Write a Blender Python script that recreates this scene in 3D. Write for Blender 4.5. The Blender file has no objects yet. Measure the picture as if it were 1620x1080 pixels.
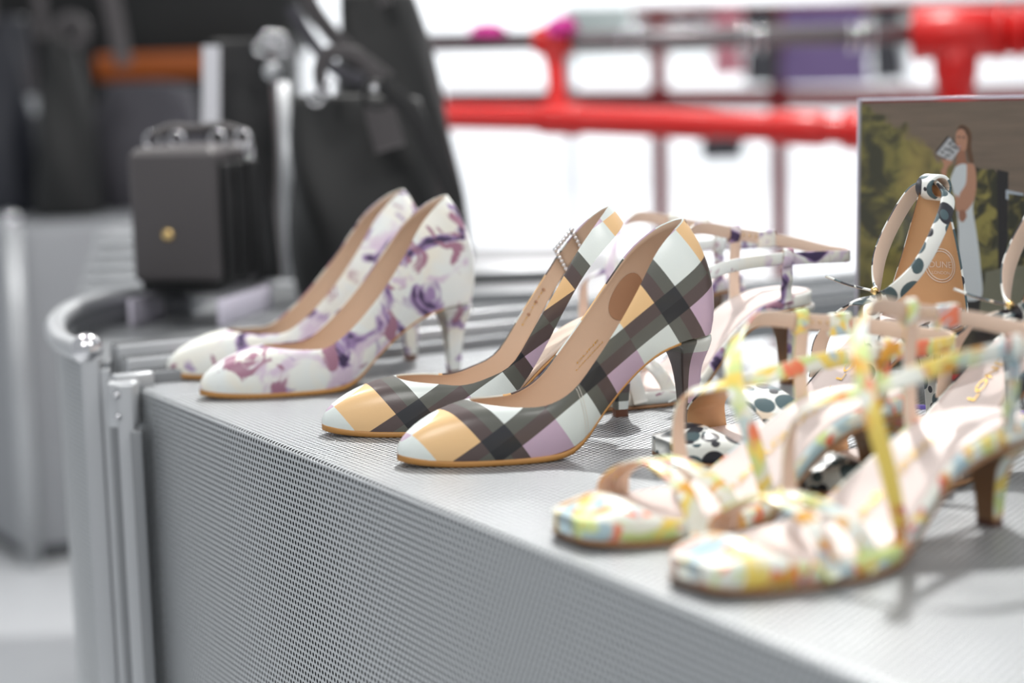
import bpy, bmesh, math, random
import numpy as np
from mathutils import Vector, Matrix
random.seed(4)
SC = bpy.context.scene
COL = SC.collection
R = math.radians

# ------------------------------------------------------------------ camera, world, lights, exposure
F_PX, PITCH, ROLL, CAM_H, CX, CY = 3080.0, R(8.05), .0292, 0.255, 810, 540      # podium top is z = 0, the floor z = -0.75
cam = bpy.data.cameras.new('camera'); cam_o = bpy.data.objects.new('camera', cam); COL.objects.link(cam_o)
cam.sensor_width = 36; cam.lens = F_PX / 1620 * 36; cam.clip_start = .02; cam.clip_end = 100
cam_o.matrix_world = Matrix.Translation((0, 0, CAM_H)) @ Matrix.Rotation(R(90) - PITCH, 4, 'X') @ Matrix.Rotation(-ROLL, 4, 'Z')
cam.dof.use_dof = True; cam.dof.focus_distance = 1.34; cam.dof.aperture_fstop = 3.0; cam.dof.aperture_blades = 9
SC.camera = cam_o
SC.view_settings.view_transform = 'Standard'; SC.view_settings.look = 'None'
SC.view_settings.gamma = 1; SC.view_settings.use_curve_mapping = False
SC.view_settings.exposure = 0.0
W = bpy.data.worlds.new('world'); SC.world = W; W.use_nodes = True
W.node_tree.nodes['Background'].inputs[0].default_value = (.93, .96, 1.0, 1)
W.node_tree.nodes['Background'].inputs[1].default_value = 0.50
SC.cycles.max_bounces = 8; SC.cycles.transparent_max_bounces = 16
SC.cycles.caustics_reflective = False; SC.cycles.caustics_refractive = False
SC.cycles.sample_clamp_indirect = 4

def area(name, loc, target, size, power, col=(1, 1, 1), sy=None):
    l = bpy.data.lights.new(name, 'AREA'); l.energy = power; l.color = col; l.size = size
    if sy: l.shape = 'RECTANGLE'; l.size_y = sy
    o = bpy.data.objects.new(name, l); COL.objects.link(o); o.location = loc
    o.rotation_euler = (Vector(target) - Vector(loc)).to_track_quat('-Z', 'Y').to_euler()
    return o
area('track_spot', (.25, 2.9, 2.0), (.1, 1.1, 0), .06, 70, (1, .98, .95))          # shop spots behind the podium
area('track_spot', (-1.3, 2.6, 2.1), (-.1, 1.3, 0), .12, 20, (1, .98, .95))
area('ceiling_fill_panel', (-.9, -.4, 2.0), (0, 1, 0), .9, 24, (1, .98, .96))  # broad front fill, added to brighten the camera side of the shoes
area('ceiling_fill_panel', (1.2, .2, 2.1), (0, 1, 0), .9, 18, (1, .98, .96))  # second added front fill, from the right
for xx, yy, pw in ((2.2, 6.0, 55), (1.5, 9.0, 140), (1.5, 12.0, 170), (-4.5, 10.0, 100)):
    area('ceiling_fill_panel', (xx, yy, 2.6), (xx, yy, -1), 3.2, pw, (1, .99, .98), 1.4)
area('wall_fill', (1.0, 14.2, 2.3), (1.0, 16, .4), 7, 160, (1, 1, 1), .3)  # added light that whitens the back wall

# ------------------------------------------------------------------ helpers
def ray(px, py):
    a0, b0, c, s_ = px - CX, py - CY, math.cos(ROLL), math.sin(ROLL)
    a = (a0 * c - b0 * s_) / F_PX; b = -(a0 * s_ + b0 * c) / F_PX
    return Vector((a, math.cos(PITCH) + b * math.sin(PITCH), -math.sin(PITCH) + b * math.cos(PITCH)))
def G(px, py, z=0.):
    d = ray(px, py); t = (z - CAM_H) / d.z
    return Vector((d.x * t, d.y * t, z))
def YY(px, py, y):
    d = ray(px, py); t = y / d.y
    return Vector((d.x * t, y, CAM_H + d.z * t))

def s2l(c):
    return tuple((v / 12.92 if v <= .04045 else ((v + .055) / 1.055) ** 2.4) for v in c)

class NT:
    vary_by_object = False
    def __init__(self, name, rough=.5, metal=0., spec=.5, coat=0.):
        self.m = bpy.data.materials.new(name); self.m.use_nodes = True
        self.t = self.m.node_tree; self.b = self.t.nodes['Principled BSDF']; self.out = self.t.nodes['Material Output']
        self.b.inputs['Roughness'].default_value = rough; self.b.inputs['Metallic'].default_value = metal
        self.b.inputs['Specular IOR Level'].default_value = spec; self.b.inputs['Coat Weight'].default_value = coat
        self.b.inputs['Coat Roughness'].default_value = .15
    def n(self, typ, **kw):
        nd = self.t.nodes.new(typ)
        for k, v in kw.items(): setattr(nd, k, v)
        return nd
    def l(self, a, b): self.t.links.new(a, b)
    def put(self, sock, v):
        if hasattr(v, 'links') or isinstance(v, bpy.types.NodeSocket): self.l(v, sock)
        else: sock.default_value = v
    def math(self, op, a, b=0., c=0.):
        nd = self.n('ShaderNodeMath', operation=op); self.put(nd.inputs[0], a); self.put(nd.inputs[1], b)
        if len(nd.inputs) > 2: self.put(nd.inputs[2], c)
        return nd.outputs[0]
    def mix(self, f, a, b):
        nd = self.n('ShaderNodeMix', data_type='RGBA'); self.put(nd.inputs[0], f)
        for i, v in ((6, a), (7, b)):
            if isinstance(v, tuple): v = s2l(v) + (1,)
            self.put(nd.inputs[i], v)
        return nd.outputs[2]
    def coord(self, which='Object', scale=(1, 1, 1), loc=(0, 0, 0)):
        tc = self.n('ShaderNodeTexCoord'); mp = self.n('ShaderNodeMapping')
        mp.inputs['Scale'].default_value = scale; mp.inputs['Location'].default_value = loc
        src = tc.outputs[which]
        if self.vary_by_object:
            oi = self.n('ShaderNodeObjectInfo'); ad = self.n('ShaderNodeVectorMath', operation='ADD')
            self.l(src, ad.inputs[0]); self.l(oi.outputs['Location'], ad.inputs[1]); src = ad.outputs[0]
        self.l(src, mp.inputs[0]); return mp.outputs[0]
    def noise(self, vec, scale, detail=2., dist=0., out=0):
        nd = self.n('ShaderNodeTexNoise'); self.l(vec, nd.inputs['Vector']); nd.inputs['Scale'].default_value = scale
        nd.inputs['Detail'].default_value = detail; nd.inputs['Distortion'].default_value = dist
        return nd.outputs[out]
    def step(self, v, lo, hi):
        nd = self.n('ShaderNodeMapRange', interpolation_type='SMOOTHSTEP'); self.put(nd.inputs[0], v)
        nd.inputs[1].default_value = lo; nd.inputs[2].default_value = hi
        return nd.outputs[0]
    def bump(self, h, strength=.3, dist=.001):
        nd = self.n('ShaderNodeBump'); self.put(nd.inputs['Height'], h)
        nd.inputs['Strength'].default_value = strength; nd.inputs['Distance'].default_value = dist
        self.l(nd.outputs[0], self.b.inputs['Normal'])

def plain(name, col, rough=.5, metal=0., spec=.5, coat=0., grain=0., gscale=400, vary=.0):
    m = NT(name, rough, metal, spec, coat)
    co = m.coord()
    if vary:
        f = m.noise(co, 25, 3)
        m.l(m.mix(f, tuple(max(0, c - vary) for c in col), tuple(min(1, c + vary) for c in col)), m.b.inputs['Base Color'])
    else:
        m.b.inputs['Base Color'].default_value = s2l(col) + (1,)
    if grain: m.bump(m.noise(co, gscale, 2), grain, .0006)
    return m.m

def perforated(name, col=(.745, .76, .77), pitch=.0050, r=.295):
    m = NT(name, .38, .55, .5)
    m.b.inputs['Base Color'].default_value = s2l(col) + (1,)
    uv = m.n('ShaderNodeUVMap').outputs[0]
    sep = m.n('ShaderNodeSeparateXYZ'); m.l(uv, sep.inputs[0])
    a = m.math('DIVIDE', sep.outputs[0], pitch); b = m.math('DIVIDE', sep.outputs[1], pitch * 1.732)
    ds = []
    for o in (0., .5):
        fa = m.math('SUBTRACT', m.math('FRACT', m.math('ADD', a, o)), .5)
        fb = m.math('MULTIPLY', m.math('SUBTRACT', m.math('FRACT', m.math('ADD', b, o)), .5), 1.732)
        ds.append(m.math('SQRT', m.math('ADD', m.math('MULTIPLY', fa, fa), m.math('MULTIPLY', fb, fb))))
    d = m.math('MINIMUM', ds[0], ds[1])
    hole = m.math('LESS_THAN', d, r)
    m.bump(m.step(d, r, r + .12), .55, .0006)
    tr = m.n('ShaderNodeBsdfTransparent'); mx = m.n('ShaderNodeMixShader')
    m.l(hole, mx.inputs[0]); m.l(m.b.outputs[0], mx.inputs[1]); m.l(tr.outputs[0], mx.inputs[2])
    m.l(mx.outputs[0], m.out.inputs[0])
    return m.m

def plaid(name):
    m = NT(name, .30, 0, .5, .12)
    uv = m.n('ShaderNodeUVMap').outputs[0]
    sep = m.n('ShaderNodeSeparateXYZ'); m.l(uv, sep.inputs[0])
    u = m.math('FRACT', sep.outputs[0]); v = m.math('FRACT', sep.outputs[1])
    bu = m.math('LESS_THAN', u, .25); bv = m.math('LESS_THAN', v, .25)
    su = m.math('GREATER_THAN', u, .625); sv = m.math('GREATER_THAN', v, .625)
    white, peach, lilac = (.90, .93, .915), (.95, .79, .58), (.80, .70, .785)
    rowC = m.mix(su, white, peach); rowD = m.mix(su, lilac, white)
    cell = m.mix(sv, rowC, rowD)
    olive, brown, black = (.385, .39, .365), (.355, .305, .30), (.16, .165, .18)
    hv = m.math('GREATER_THAN', v, .125); hu = m.math('GREATER_THAN', u, .125)
    xv = m.math('ABSOLUTE', m.math('SUBTRACT', hv, su))
    xu = m.math('ABSOLUTE', m.math('SUBTRACT', hu, sv))
    bandv = m.mix(xv, brown, olive); bandu = m.mix(xu, brown, olive)
    c = m.mix(bv, cell, bandv); c = m.mix(bu, c, bandu)
    both = m.math('MULTIPLY', bu, bv)
    bl = m.mix(hv, black, (.20, .205, .22))
    c = m.mix(both, c, bl)
    m.l(c, m.b.inputs['Base Color'])
    m.bump(m.noise(m.coord(), 900, 2), .12, .0004)
    return m.m

def floral(name):
    m = NT(name, .42, 0, .4, .05); m.vary_by_object = True
    co = m.coord()
    wn = m.noise(co, 20, 3, 1.2)
    base = m.mix(m.step(wn, .35, .7), (.90, .92, .91), (.93, .915, .86))
    n1 = m.noise(m.coord(loc=(3.1, .4, 1)), 22, 4, 1.0)
    c = m.mix(m.step(n1, .53, .63), base, (.83, .76, .83))
    n2 = m.noise(m.coord(loc=(1.1, 5.4, 2)), 26, 4, 1.3)
    c = m.mix(m.step(n2, .53, .585), c, (.62, .52, .69))
    c = m.mix(m.step(n2, .59, .63), c, (.25, .20, .33))
    n3 = m.noise(m.coord(loc=(7.1, .4, 6)), 30, 4, 1.2)
    c = m.mix(m.step(n3, .59, .64), c, (.64, .46, .54))
    m.l(c, m.b.inputs['Base Color']); return m.m

def yellow_print(name):
    m = NT(name, .33, 0, .5, .15); m.vary_by_object = True
    base = (.93, .94, .90); c = base
    for k, (col, lo, hi, sc) in enumerate((((.82, .88, .58), .49, .60, 24), ((.96, .85, .42), .53, .60, 32), ((.88, .64, .24), .57, .63, 30),
                                     ((.70, .80, .83), .55, .64, 30), ((.93, .50, .36), .59, .645, 36), ((.80, .26, .26), .66, .70, 44))):
        n = m.noise(m.coord(loc=(k * 3.3, 1.7 * k, .5 * k)), sc, 3, 1.3)
        c = m.mix(m.step(n, lo, hi), c, col)
    m.l(c, m.b.inputs['Base Color']); return m.m

def spotted(name):
    m = NT(name, .35, 0, .5, .1); m.vary_by_object = True
    c = m.mix(m.step(m.noise(m.coord(), 40, 2), .62, .64), (.93, .94, .92), (.90, .83, .74))
    for k, (sc, th) in enumerate(((62, .50), (80, .30))):
        v = m.n('ShaderNodeTexVoronoi'); m.l(m.coord(loc=(k * 1.3, .2, 0)), v.inputs['Vector'])
        v.inputs['Scale'].default_value = sc; v.inputs['Randomness'].default_value = .55
        s = m.n('ShaderNodeSeparateColor'); m.l(v.outputs['Color'], s.inputs[0])
        dot = m.mix(m.math('GREATER_THAN', s.outputs[0], .5), (.17, .17, .20), (.30, .38, .40))
        c = m.mix(m.math('LESS_THAN', v.outputs['Distance'], th), c, dot)
    m.l(c, m.b.inputs['Base Color']); return m.m

def acrylic(name, tint=(1, 1, 1), a=.12):
    m = NT(name, .05, 0, .5)
    tr = m.n('ShaderNodeBsdfTransparent'); tr.inputs[0].default_value = tint + (1,)
    gl = m.n('ShaderNodeBsdfGlossy'); gl.inputs['Roughness'].default_value = .03
    lw = m.n('ShaderNodeFresnel'); lw.inputs[0].default_value = 1.45
    mx = m.n('ShaderNodeMixShader'); m.l(m.math('MULTIPLY', lw.outputs[0], .55), mx.inputs[0]); m.l(tr.outputs[0], mx.inputs[1]); m.l(gl.outputs[0], mx.inputs[2])
    m.l(mx.outputs[0], m.out.inputs[0]); return m.m

M = dict(
    perf=perforated('perforated_steel'), perf_dark=perforated('perforated_steel_side'),
    dark_backing=plain('dark_backing_grey', (.17, .18, .19), .8),  # dark grey, also painted shade behind the podium perforations
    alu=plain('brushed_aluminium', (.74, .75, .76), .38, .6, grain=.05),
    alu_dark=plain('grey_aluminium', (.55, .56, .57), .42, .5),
    chrome=plain('chrome', (.86, .86, .87), .12, 1.),
    gold=plain('gold_metal', (.93, .80, .55), .22, 1.),
    gold_foil=plain('gold_foil', (.87, .71, .36), .35, .7),
    plaid=plaid('plaid_leather'), floral=floral('lilac_floral_leather'), yellow=yellow_print('yellow_floral_leather'), spot=spotted('spotted_leather'),
    lining=plain('tan_lining', (.80, .70, .61), .5, vary=.02, grain=.08),
    insole=plain('nude_insole', (.87, .80, .74), .42, vary=.015, grain=.06),
    blush=plain('blush_insole', (.86, .805, .785), .42, coat=.0, vary=.01),
    tan=plain('tan_leather', (.80, .63, .46), .5, vary=.03),
    strap_in=plain('strap_lining', (.86, .765, .69), .5, vary=.02),
    sole=plain('honey_sole_edge', (.72, .52, .28), .45),
    heelwrap=plain('caramel_heel_stack', (.60, .44, .30), .45, vary=.02),
    tip=plain('brown_heel_tip', (.40, .25, .18), .5),
    patch=plain('brown_grip_patch', (.66, .51, .40), .5),
    thread=plain('white_thread', (.92, .90, .86), .7),
    dark=plain('dark_thread', (.35, .26, .2), .7),
    floor=plain('pale_shop_floor', (.84, .85, .86), .30, spec=.5, vary=.02),
    wall=plain('white_wall', (.90, .91, .92), .7),
    black=plain('black_leather', (.10, .10, .105), .5, grain=.25, gscale=700, vary=.015),
    black2=plain('matte_black_leather', (.075, .08, .08), .55, grain=.2, gscale=500),
    greyleather=plain('grey_brown_leather', (.30, .285, .29), .5, grain=.2, gscale=600),
    slouch=plain('charcoal_suede', (.29, .285, .31), .8, vary=.03),
    navy=plain('navy_leather', (.12, .13, .17), .5, vary=.02),
    orange=plain('orange_leather', (.72, .36, .08), .45),
    paper=plain('white_paper', (.90, .90, .92), .7),
    red=plain('red_paint', (.76, .07, .055), .38, coat=.1),
    darkred=plain('dark_red_paint', (.50, .05, .08), .45),
    pipegrey=plain('grey_steel_pipe', (.42, .40, .41), .35, .4),
    magenta=plain('magenta_cloth', (.70, .15, .50), .8), violet=plain('violet_cloth', (.50, .42, .60), .8),
    charcoal=plain('charcoal_cloth', (.30, .30, .32), .8), mint=plain('pale_mint_cloth', (.82, .87, .86), .8), pink=plain('pink_cloth', (.85, .55, .60), .8),
    acrylic=acrylic('clear_acrylic'), acryl_edge=plain('acrylic_edge', (.90, .88, .94), .15, spec=.6), violet_edge=plain('violet_acrylic_edge', (.55, .48, .85), .3),
)

def smooth(me, on=True):
    me.polygons.foreach_set('use_smooth', [on] * len(me.polygons))
def link(name, me, parent=None, mats=()):
    for m in mats: me.materials.append(M[m] if isinstance(m, str) else m)
    o = bpy.data.objects.new(name, me); COL.objects.link(o)
    if parent is not None: o.parent = parent
    return o
def mesh(name, V, Fc, mats, parent=None, mi=None, uv=None, sm=True):
    me = bpy.data.meshes.new(name); me.from_pydata([tuple(v) for v in V], [], Fc)
    if mi is not None: me.polygons.foreach_set('material_index', mi)
    if uv is not None:
        l = me.uv_layers.new(name='UVMap')
        for lp in me.loops: l.data[lp.index].uv = uv[lp.vertex_index]
    smooth(me, sm); me.update()
    return link(name, me, parent, mats)
def bm_obj(name, bm, mats, parent=None, sm=False):
    bmesh.ops.recalc_face_normals(bm, faces=bm.faces[:])
    me = bpy.data.meshes.new(name); bm.to_mesh(me); bm.free(); smooth(me, sm)
    return link(name, me, parent, mats)
def thing(name, label, cat, loc=(0, 0, 0), rz=0., group=None):
    o = bpy.data.objects.new(name, None); COL.objects.link(o); o.location = loc; o.rotation_euler = (0, 0, rz)
    o.empty_display_size = .02; o['label'] = label; o['category'] = cat
    if group: o['group'] = group
    return o
def tag(o, label, cat, group=None):
    o['label'] = label; o['category'] = cat
    if group: o['group'] = group
    return o
def struct(o): o['kind'] = 'structure'; return o

def add_box(bm, lo, hi, mat=Matrix(), bev=0., seg=2):
    r = bmesh.ops.create_cube(bm, size=1.)
    vs = r['verts']
    for v in vs:
        v.co = mat @ Vector([lo[i] + (v.co[i] + .5) * (hi[i] - lo[i]) for i in range(3)])
    if bev:
        es = list({e for v in vs for e in v.link_edges})
        bmesh.ops.bevel(bm, geom=es, offset=bev, segments=seg, profile=.5, affect='EDGES')
def box(name, lo, hi, mat, parent=None, bev=0., mtx=Matrix(), seg=2):
    bm = bmesh.new(); add_box(bm, lo, hi, mtx, bev, seg); return bm_obj(name, bm, [mat], parent, bev > 0)

def cr(ks, q):
    """Catmull-Rom through rows ks (first column = parameter)"""
    ks = np.array(ks, float); t = ks[:, 0]; Y = ks[:, 1:]
    m = np.zeros_like(Y)
    m[1:-1] = (Y[2:] - Y[:-2]) / (t[2:] - t[:-2])[:, None]
    m[0] = (Y[1] - Y[0]) / (t[1] - t[0]); m[-1] = (Y[-1] - Y[-2]) / (t[-1] - t[-2])
    q = np.clip(np.atleast_1d(np.array(q, float)), t[0], t[-1])
    i = np.clip(np.searchsorted(t, q, 'right') - 1, 0, len(t) - 2)
    hh = (t[i + 1] - t[i]); s = ((q - t[i]) / hh)[:, None]; hh = hh[:, None]
    return ((2 * s**3 - 3 * s**2 + 1) * Y[i] + (s**3 - 2 * s**2 + s) * hh * m[i] + (-2 * s**3 + 3 * s**2) * Y[i + 1] + (s**3 - s**2) * hh * m[i + 1])
def path(pts, n):
    P = np.array(pts, float); d = np.r_[0, np.cumsum(np.linalg.norm(np.diff(P[:, :3], axis=0), axis=1))]
    return cr(np.c_[d / d[-1], P], np.linspace(0, 1, n))

def tube(name, pts, r, mat, parent=None, n=40, k=10, closed=False, rs=None, cap=True):
    P = path(pts, n) if n else np.array(pts, float)
    N = len(P); V = []; Fc = []
    T = np.gradient(P, axis=0)
    if closed: T[0] = T[-1] = P[1] - P[-2]
    T /= np.linalg.norm(T, axis=1)[:, None] + 1e-12
    u = Vector(T[0]).orthogonal().normalized()
    for i in range(N):
        t = Vector(T[i]); u = (u - t * u.dot(t)).normalized(); w = t.cross(u)
        ri = rs[i] if rs is not None else r
        for j in range(k):
            a = 2 * math.pi * j / k; V.append(Vector(P[i]) + (u * math.cos(a) + w * math.sin(a)) * ri)
    for i in range(N - 1):
        for j in range(k):
            Fc.append((i * k + j, i * k + (j + 1) % k, (i + 1) * k + (j + 1) % k, (i + 1) * k + j))
    if cap and not closed:
        Fc.append(tuple(range(k - 1, -1, -1))); Fc.append(tuple((N - 1) * k + j for j in range(k)))
    return mesh(name, V, Fc, [mat], parent)

def ribbon(name, pts, outdir, width, mat_out, mat_in, parent, thick=.0018, n=44):
    """flat strap along pts; outdir(P) or list of vectors = side that faces away from the foot"""
    w = np.ones(len(pts)) * width if np.isscalar(width) else np.array(width)
    A = np.c_[np.array(pts, float), w, np.array(outdir, float)]
    P = path(A, n); W_ = P[:, 3]; O = P[:, 4:7]; P = P[:, :3]
    T = np.gradient(P, axis=0); V = []; Fc = []; mi = []; uv = []; s = 0
    for i in range(n):
        t = Vector(T[i]).normalized(); o = Vector(O[i]); o = (o - t * o.dot(t)).normalized(); sd = t.cross(o)
        p = Vector(P[i]); hw = W_[i] / 2; th = thick / 2; e = min(.0006, hw * .2)
        if i: s += (p - pp).length
        pp = p
        for a, b in ((-hw + e, th), (hw - e, th), (hw, th - .0004), (hw, -th + .0004), (hw - e, -th), (-hw + e, -th), (-hw, -th + .0004), (-hw, th - .0004)):
            V.append(p + sd * a + o * b); uv.append((s, a))
    for i in range(n - 1):
        for j in range(8):
            Fc.append((i * 8 + j, (i + 1) * 8 + j, (i + 1) * 8 + (j + 1) % 8, i * 8 + (j + 1) % 8)); mi.append(1 if j in (3, 4, 5) else 0)
    Fc += [tuple(range(7, -1, -1)), tuple((n - 1) * 8 + j for j in range(8))]; mi += [0, 0]
    return mesh(name, V, Fc, [mat_out, mat_in], parent, mi, uv)

def text_mesh(s, size):
    cu = bpy.data.curves.new('lettering', 'FONT'); cu.body = s; cu.size = size; cu.align_x = 'CENTER'; cu.align_y = 'CENTER'
    o = bpy.data.objects.new('lettering', cu); COL.objects.link(o)
    me = bpy.data.meshes.new_from_object(o.evaluated_get(bpy.context.evaluated_depsgraph_get()))
    V = [v.co.copy() for v in me.vertices]; Fc = [tuple(p.vertices) for p in me.polygons]
    bpy.data.objects.remove(o); bpy.data.meshes.remove(me)
    return V, Fc

# ------------------------------------------------------------------ setting
FZ = -.75
fl = struct(mesh('floor', [(-9, -2.5, FZ), (9, -2.5, FZ), (9, 16, FZ), (-9, 16, FZ)], [(0, 1, 2, 3)], ['floor']))
struct(mesh('wall_back', [(-9, 16, FZ), (9, 16, FZ), (9, 16, 2.4), (-9, 16, 2.4)], [(0, 1, 2, 3)], ['wall']))

# ------------------------------------------------------------------ main podium (perforated steel)
A0 = G(212, 611); D1 = Vector((math.cos(R(-61.1)), math.sin(R(-61.1)), 0)); D2 = Vector((-D1.y, D1.x, 0))   # D2 runs along the short end
WID = .535
B0 = A0 + D1 * 1.7; C0 = A0 + D2 * WID; E0 = C0 + D1 * 1.7
pod = thing('display_podium', 'long grey perforated steel podium carrying the printed shoes', 'podium', A0 + Vector((0, 0, FZ)))
def L(v): return Vector(v) - pod.location
bend = .005
def front_sheet():      # front, rolled edge and top are one folded sheet; uv in metres along the sheet
    V = []; Fc = []; uv = []
    prof = [(0, FZ + .01, FZ + .01), (0, -bend, -bend)]
    for i in range(1, 7):
        a = i / 6 * math.pi / 2; prof.append((bend * (1 - math.cos(a)), -bend + bend * math.sin(a), -bend + bend * a))
    u1 = prof[-1][2]; prof.append((WID, 0, u1 + WID - bend))
    for (d, z, t) in prof:
        for k in range(2):
            p = (A0, B0)[k] + D2 * d + Vector((0, 0, z)); V.append(L(p)); uv.append(((p - A0).dot(D1), t))
    for i in range(len(prof) - 1): Fc.append((2 * i, 2 * i + 1, 2 * i + 3, 2 * i + 2))
    o = mesh('perforated_cover', V, Fc, ['perf'], pod, uv=uv)
    for p in (o.data.polygons[0], o.data.polygons[-1]): p.use_smooth = False
front_sheet()
def wall_sheet(name, a, b, z0, z1, mat, parent, org):
    a = Vector(a); b = Vector(b); ln = (b - a).length
    return mesh(name, [a + Vector((0, 0, z0)) - org, b + Vector((0, 0, z0)) - org, b + Vector((0, 0, z1)) - org, a + Vector((0, 0, z1)) - org], [(0, 1, 2, 3)], [mat], parent, uv=[(0, z0), (ln, z0), (ln, z1), (0, z1)], sm=False)
wall_sheet('end_sheet', A0, C0, FZ + .01, -.001, 'perf_dark', pod, pod.location)
wall_sheet('back_sheet', C0, E0, FZ + .01, -.001, 'perf_dark', pod, pod.location)
bm = bmesh.new()   # liner added just inside the skin, its dark colour stands in for interior shade
ins = [A0 + D1 * .012 + D2 * .012, B0 - D1 * .01 + D2 * .012, E0 - D1 * .012 - D2 * .012, C0 - D2 * .012 + D1 * .012]
lo = [bm.verts.new(L(p) + Vector((0, 0, FZ + .02))) for p in ins]; hi = [bm.verts.new(L(p) + Vector((0, 0, -.010))) for p in ins]
for i in range(4): bm.faces.new((lo[i], lo[(i + 1) % 4], hi[(i + 1) % 4], hi[i]))
bm.faces.new(hi); bm_obj('dark_backing', bm, ['dark_backing'], pod)

def bar(name, a, b, w, hgt, mat, parent, org, bev=.002):
    a = Vector(a); b = Vector(b); d = b - a; ln = d.length
    rot = Matrix.Translation(a - org) @ d.to_track_quat('X', 'Z').to_matrix().to_4x4()
    return box(name, (0, -w / 2, -hgt), (ln, w / 2, 0), mat, parent, bev, rot)
N2 = -D1          # outward normal of the short end
up = lambda z: Vector((0, 0, z))
rf = thing('rail_frame', 'row of three grey aluminium rails along the short end of the shoe podium', 'rail', A0 + N2 * .04)
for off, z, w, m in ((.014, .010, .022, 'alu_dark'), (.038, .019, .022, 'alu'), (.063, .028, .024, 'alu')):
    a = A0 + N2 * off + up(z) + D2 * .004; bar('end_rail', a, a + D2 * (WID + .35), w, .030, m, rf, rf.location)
    for k in (.30, -.15): bar('rail_groove', a - N2 * w * k + up(.0006), a - N2 * w * k + D2 * (WID + .35) + up(.0006), .0022, .002, 'dark_backing', rf, rf.location, 0)
rz = math.atan2(D2.y, D2.x)
def post(name, c, w, d, z1, mat, parent, org, rz):
    mt = Matrix.Translation(Vector((c.x, c.y, 0)) - org) @ Matrix.Rotation(rz, 4, 'Z')
    return box(name, (-w / 2, -d / 2, FZ + .002), (w / 2, d / 2, z1), mat, parent, .0015, mt)
def at(px, py, z=0.): return G(px, py, z)
pc = at(196, 600, .0)
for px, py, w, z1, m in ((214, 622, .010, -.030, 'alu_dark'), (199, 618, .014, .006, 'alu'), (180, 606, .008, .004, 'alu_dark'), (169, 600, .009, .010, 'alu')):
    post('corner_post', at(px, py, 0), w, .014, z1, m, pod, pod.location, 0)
c = at(197, 616, 0); c = c - pod.location
box('corner_bracket', (-.013, -.012, -.030), (.012, .006, .008), 'alu', pod, .003, Matrix.Translation(c))
box('corner_bracket', (-.010, -.004, -.004), (.024, .010, .012), 'alu', pod, .002, Matrix.Translation(c + Vector((0, .006, 0))) @ Matrix.Rotation(rz, 4, 'Z'))
for dz in (-.002, -.020):
    q = c + Vector((-.004, -.0135, dz)); tube('screw', [q + Vector((0, .004, 0)), q + Vector((0, -.002, 0))], .0026, 'chrome', pod, n=2, k=12)

# ------------------------------------------------------------------ bag podium with rounded end
bp = thing('bag_podium', 'grey podium with rounded perforated end and tube rail under the small satchel', 'podium', (-.33, 2.0, FZ))
def LB(v): return Vector(v) - bp.location
ZR = .024
K = at(134, 556, ZR)
arc = [K, at(100, 542, ZR), at(88, 524, ZR), at(92, 506, ZR), at(118, 488, ZR), at(165, 474, ZR), at(215, 466, ZR), at(300, 455, ZR)]
AP = path([tuple(p) for p in arc], 48)
ctr = np.array((-.30, 2.02, 0.))
tube('tube_rail', [LB(p) for p in AP], .0095, 'alu', bp, n=0, k=14)
V = []; Fc = []; uv = []; s = 0; V2 = []
for i, p in enumerate(AP):
    if i: s += float(np.linalg.norm(p - AP[i - 1]))
    g = np.array((p[0], p[1], 0.)); q = g + (ctr - g) * .03
    V += [LB(g + np.array((0, 0, FZ + .01))), LB(g + np.array((0, 0, ZR - .008)))]; uv += [(s, FZ), (s, 0)]
    V2 += [LB(q + np.array((0, 0, FZ + .02))), LB(q + np.array((0, 0, ZR - .008)))]
    if i: Fc.append((2 * i - 2, 2 * i, 2 * i + 1, 2 * i - 1))
mesh('curved_panel', V, Fc, ['perf_dark'], bp, uv=uv)
mesh('inner_panel', V2, [f[::-1] for f in Fc], ['alu_dark'], bp)
e0 = A0 + N2 * .08
TB = -.004
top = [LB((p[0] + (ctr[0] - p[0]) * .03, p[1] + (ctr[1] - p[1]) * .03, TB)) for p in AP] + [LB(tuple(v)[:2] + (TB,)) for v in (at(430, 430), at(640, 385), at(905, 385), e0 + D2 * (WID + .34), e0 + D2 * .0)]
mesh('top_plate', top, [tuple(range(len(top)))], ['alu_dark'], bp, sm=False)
wall_sheet('back_sheet', at(430, 430), at(640, 385), FZ + .01, TB, 'perf_dark', bp, bp.location)
wall_sheet('back_sheet', at(640, 385), at(905, 385), FZ + .01, TB, 'perf_dark', bp, bp.location)
post('rail_post', K + Vector((.006, -.004, 0)), .016, .016, .02, 'alu', bp, bp.location, 0)
post('rail_post', K + Vector((.019, .0, 0)), .007, .014, .016, 'alu_dark', bp, bp.location, 0)
bm = bmesh.new(); bmesh.ops.create_uvsphere(bm, u_segments=20, v_segments=12, radius=.0135, matrix=Matrix.Translation(LB(K + Vector((.003, -.004, .003))))); bm_obj('rail_knob', bm, ['chrome'], bp, True)
for py, w, m, z in ((392, .10, 'perf_dark', .004), (420, .10, 'alu', .012), (436, .022, 'dark_backing', .013), (455, .07, 'alu_dark', .010)):
    a, b = at(690, py + 3, z), at(895, py - 4, z); bar('rear_rail', a, b, w, .02, m, bp, bp.location, .003 if m != 'perf_dark' else 0)

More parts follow.
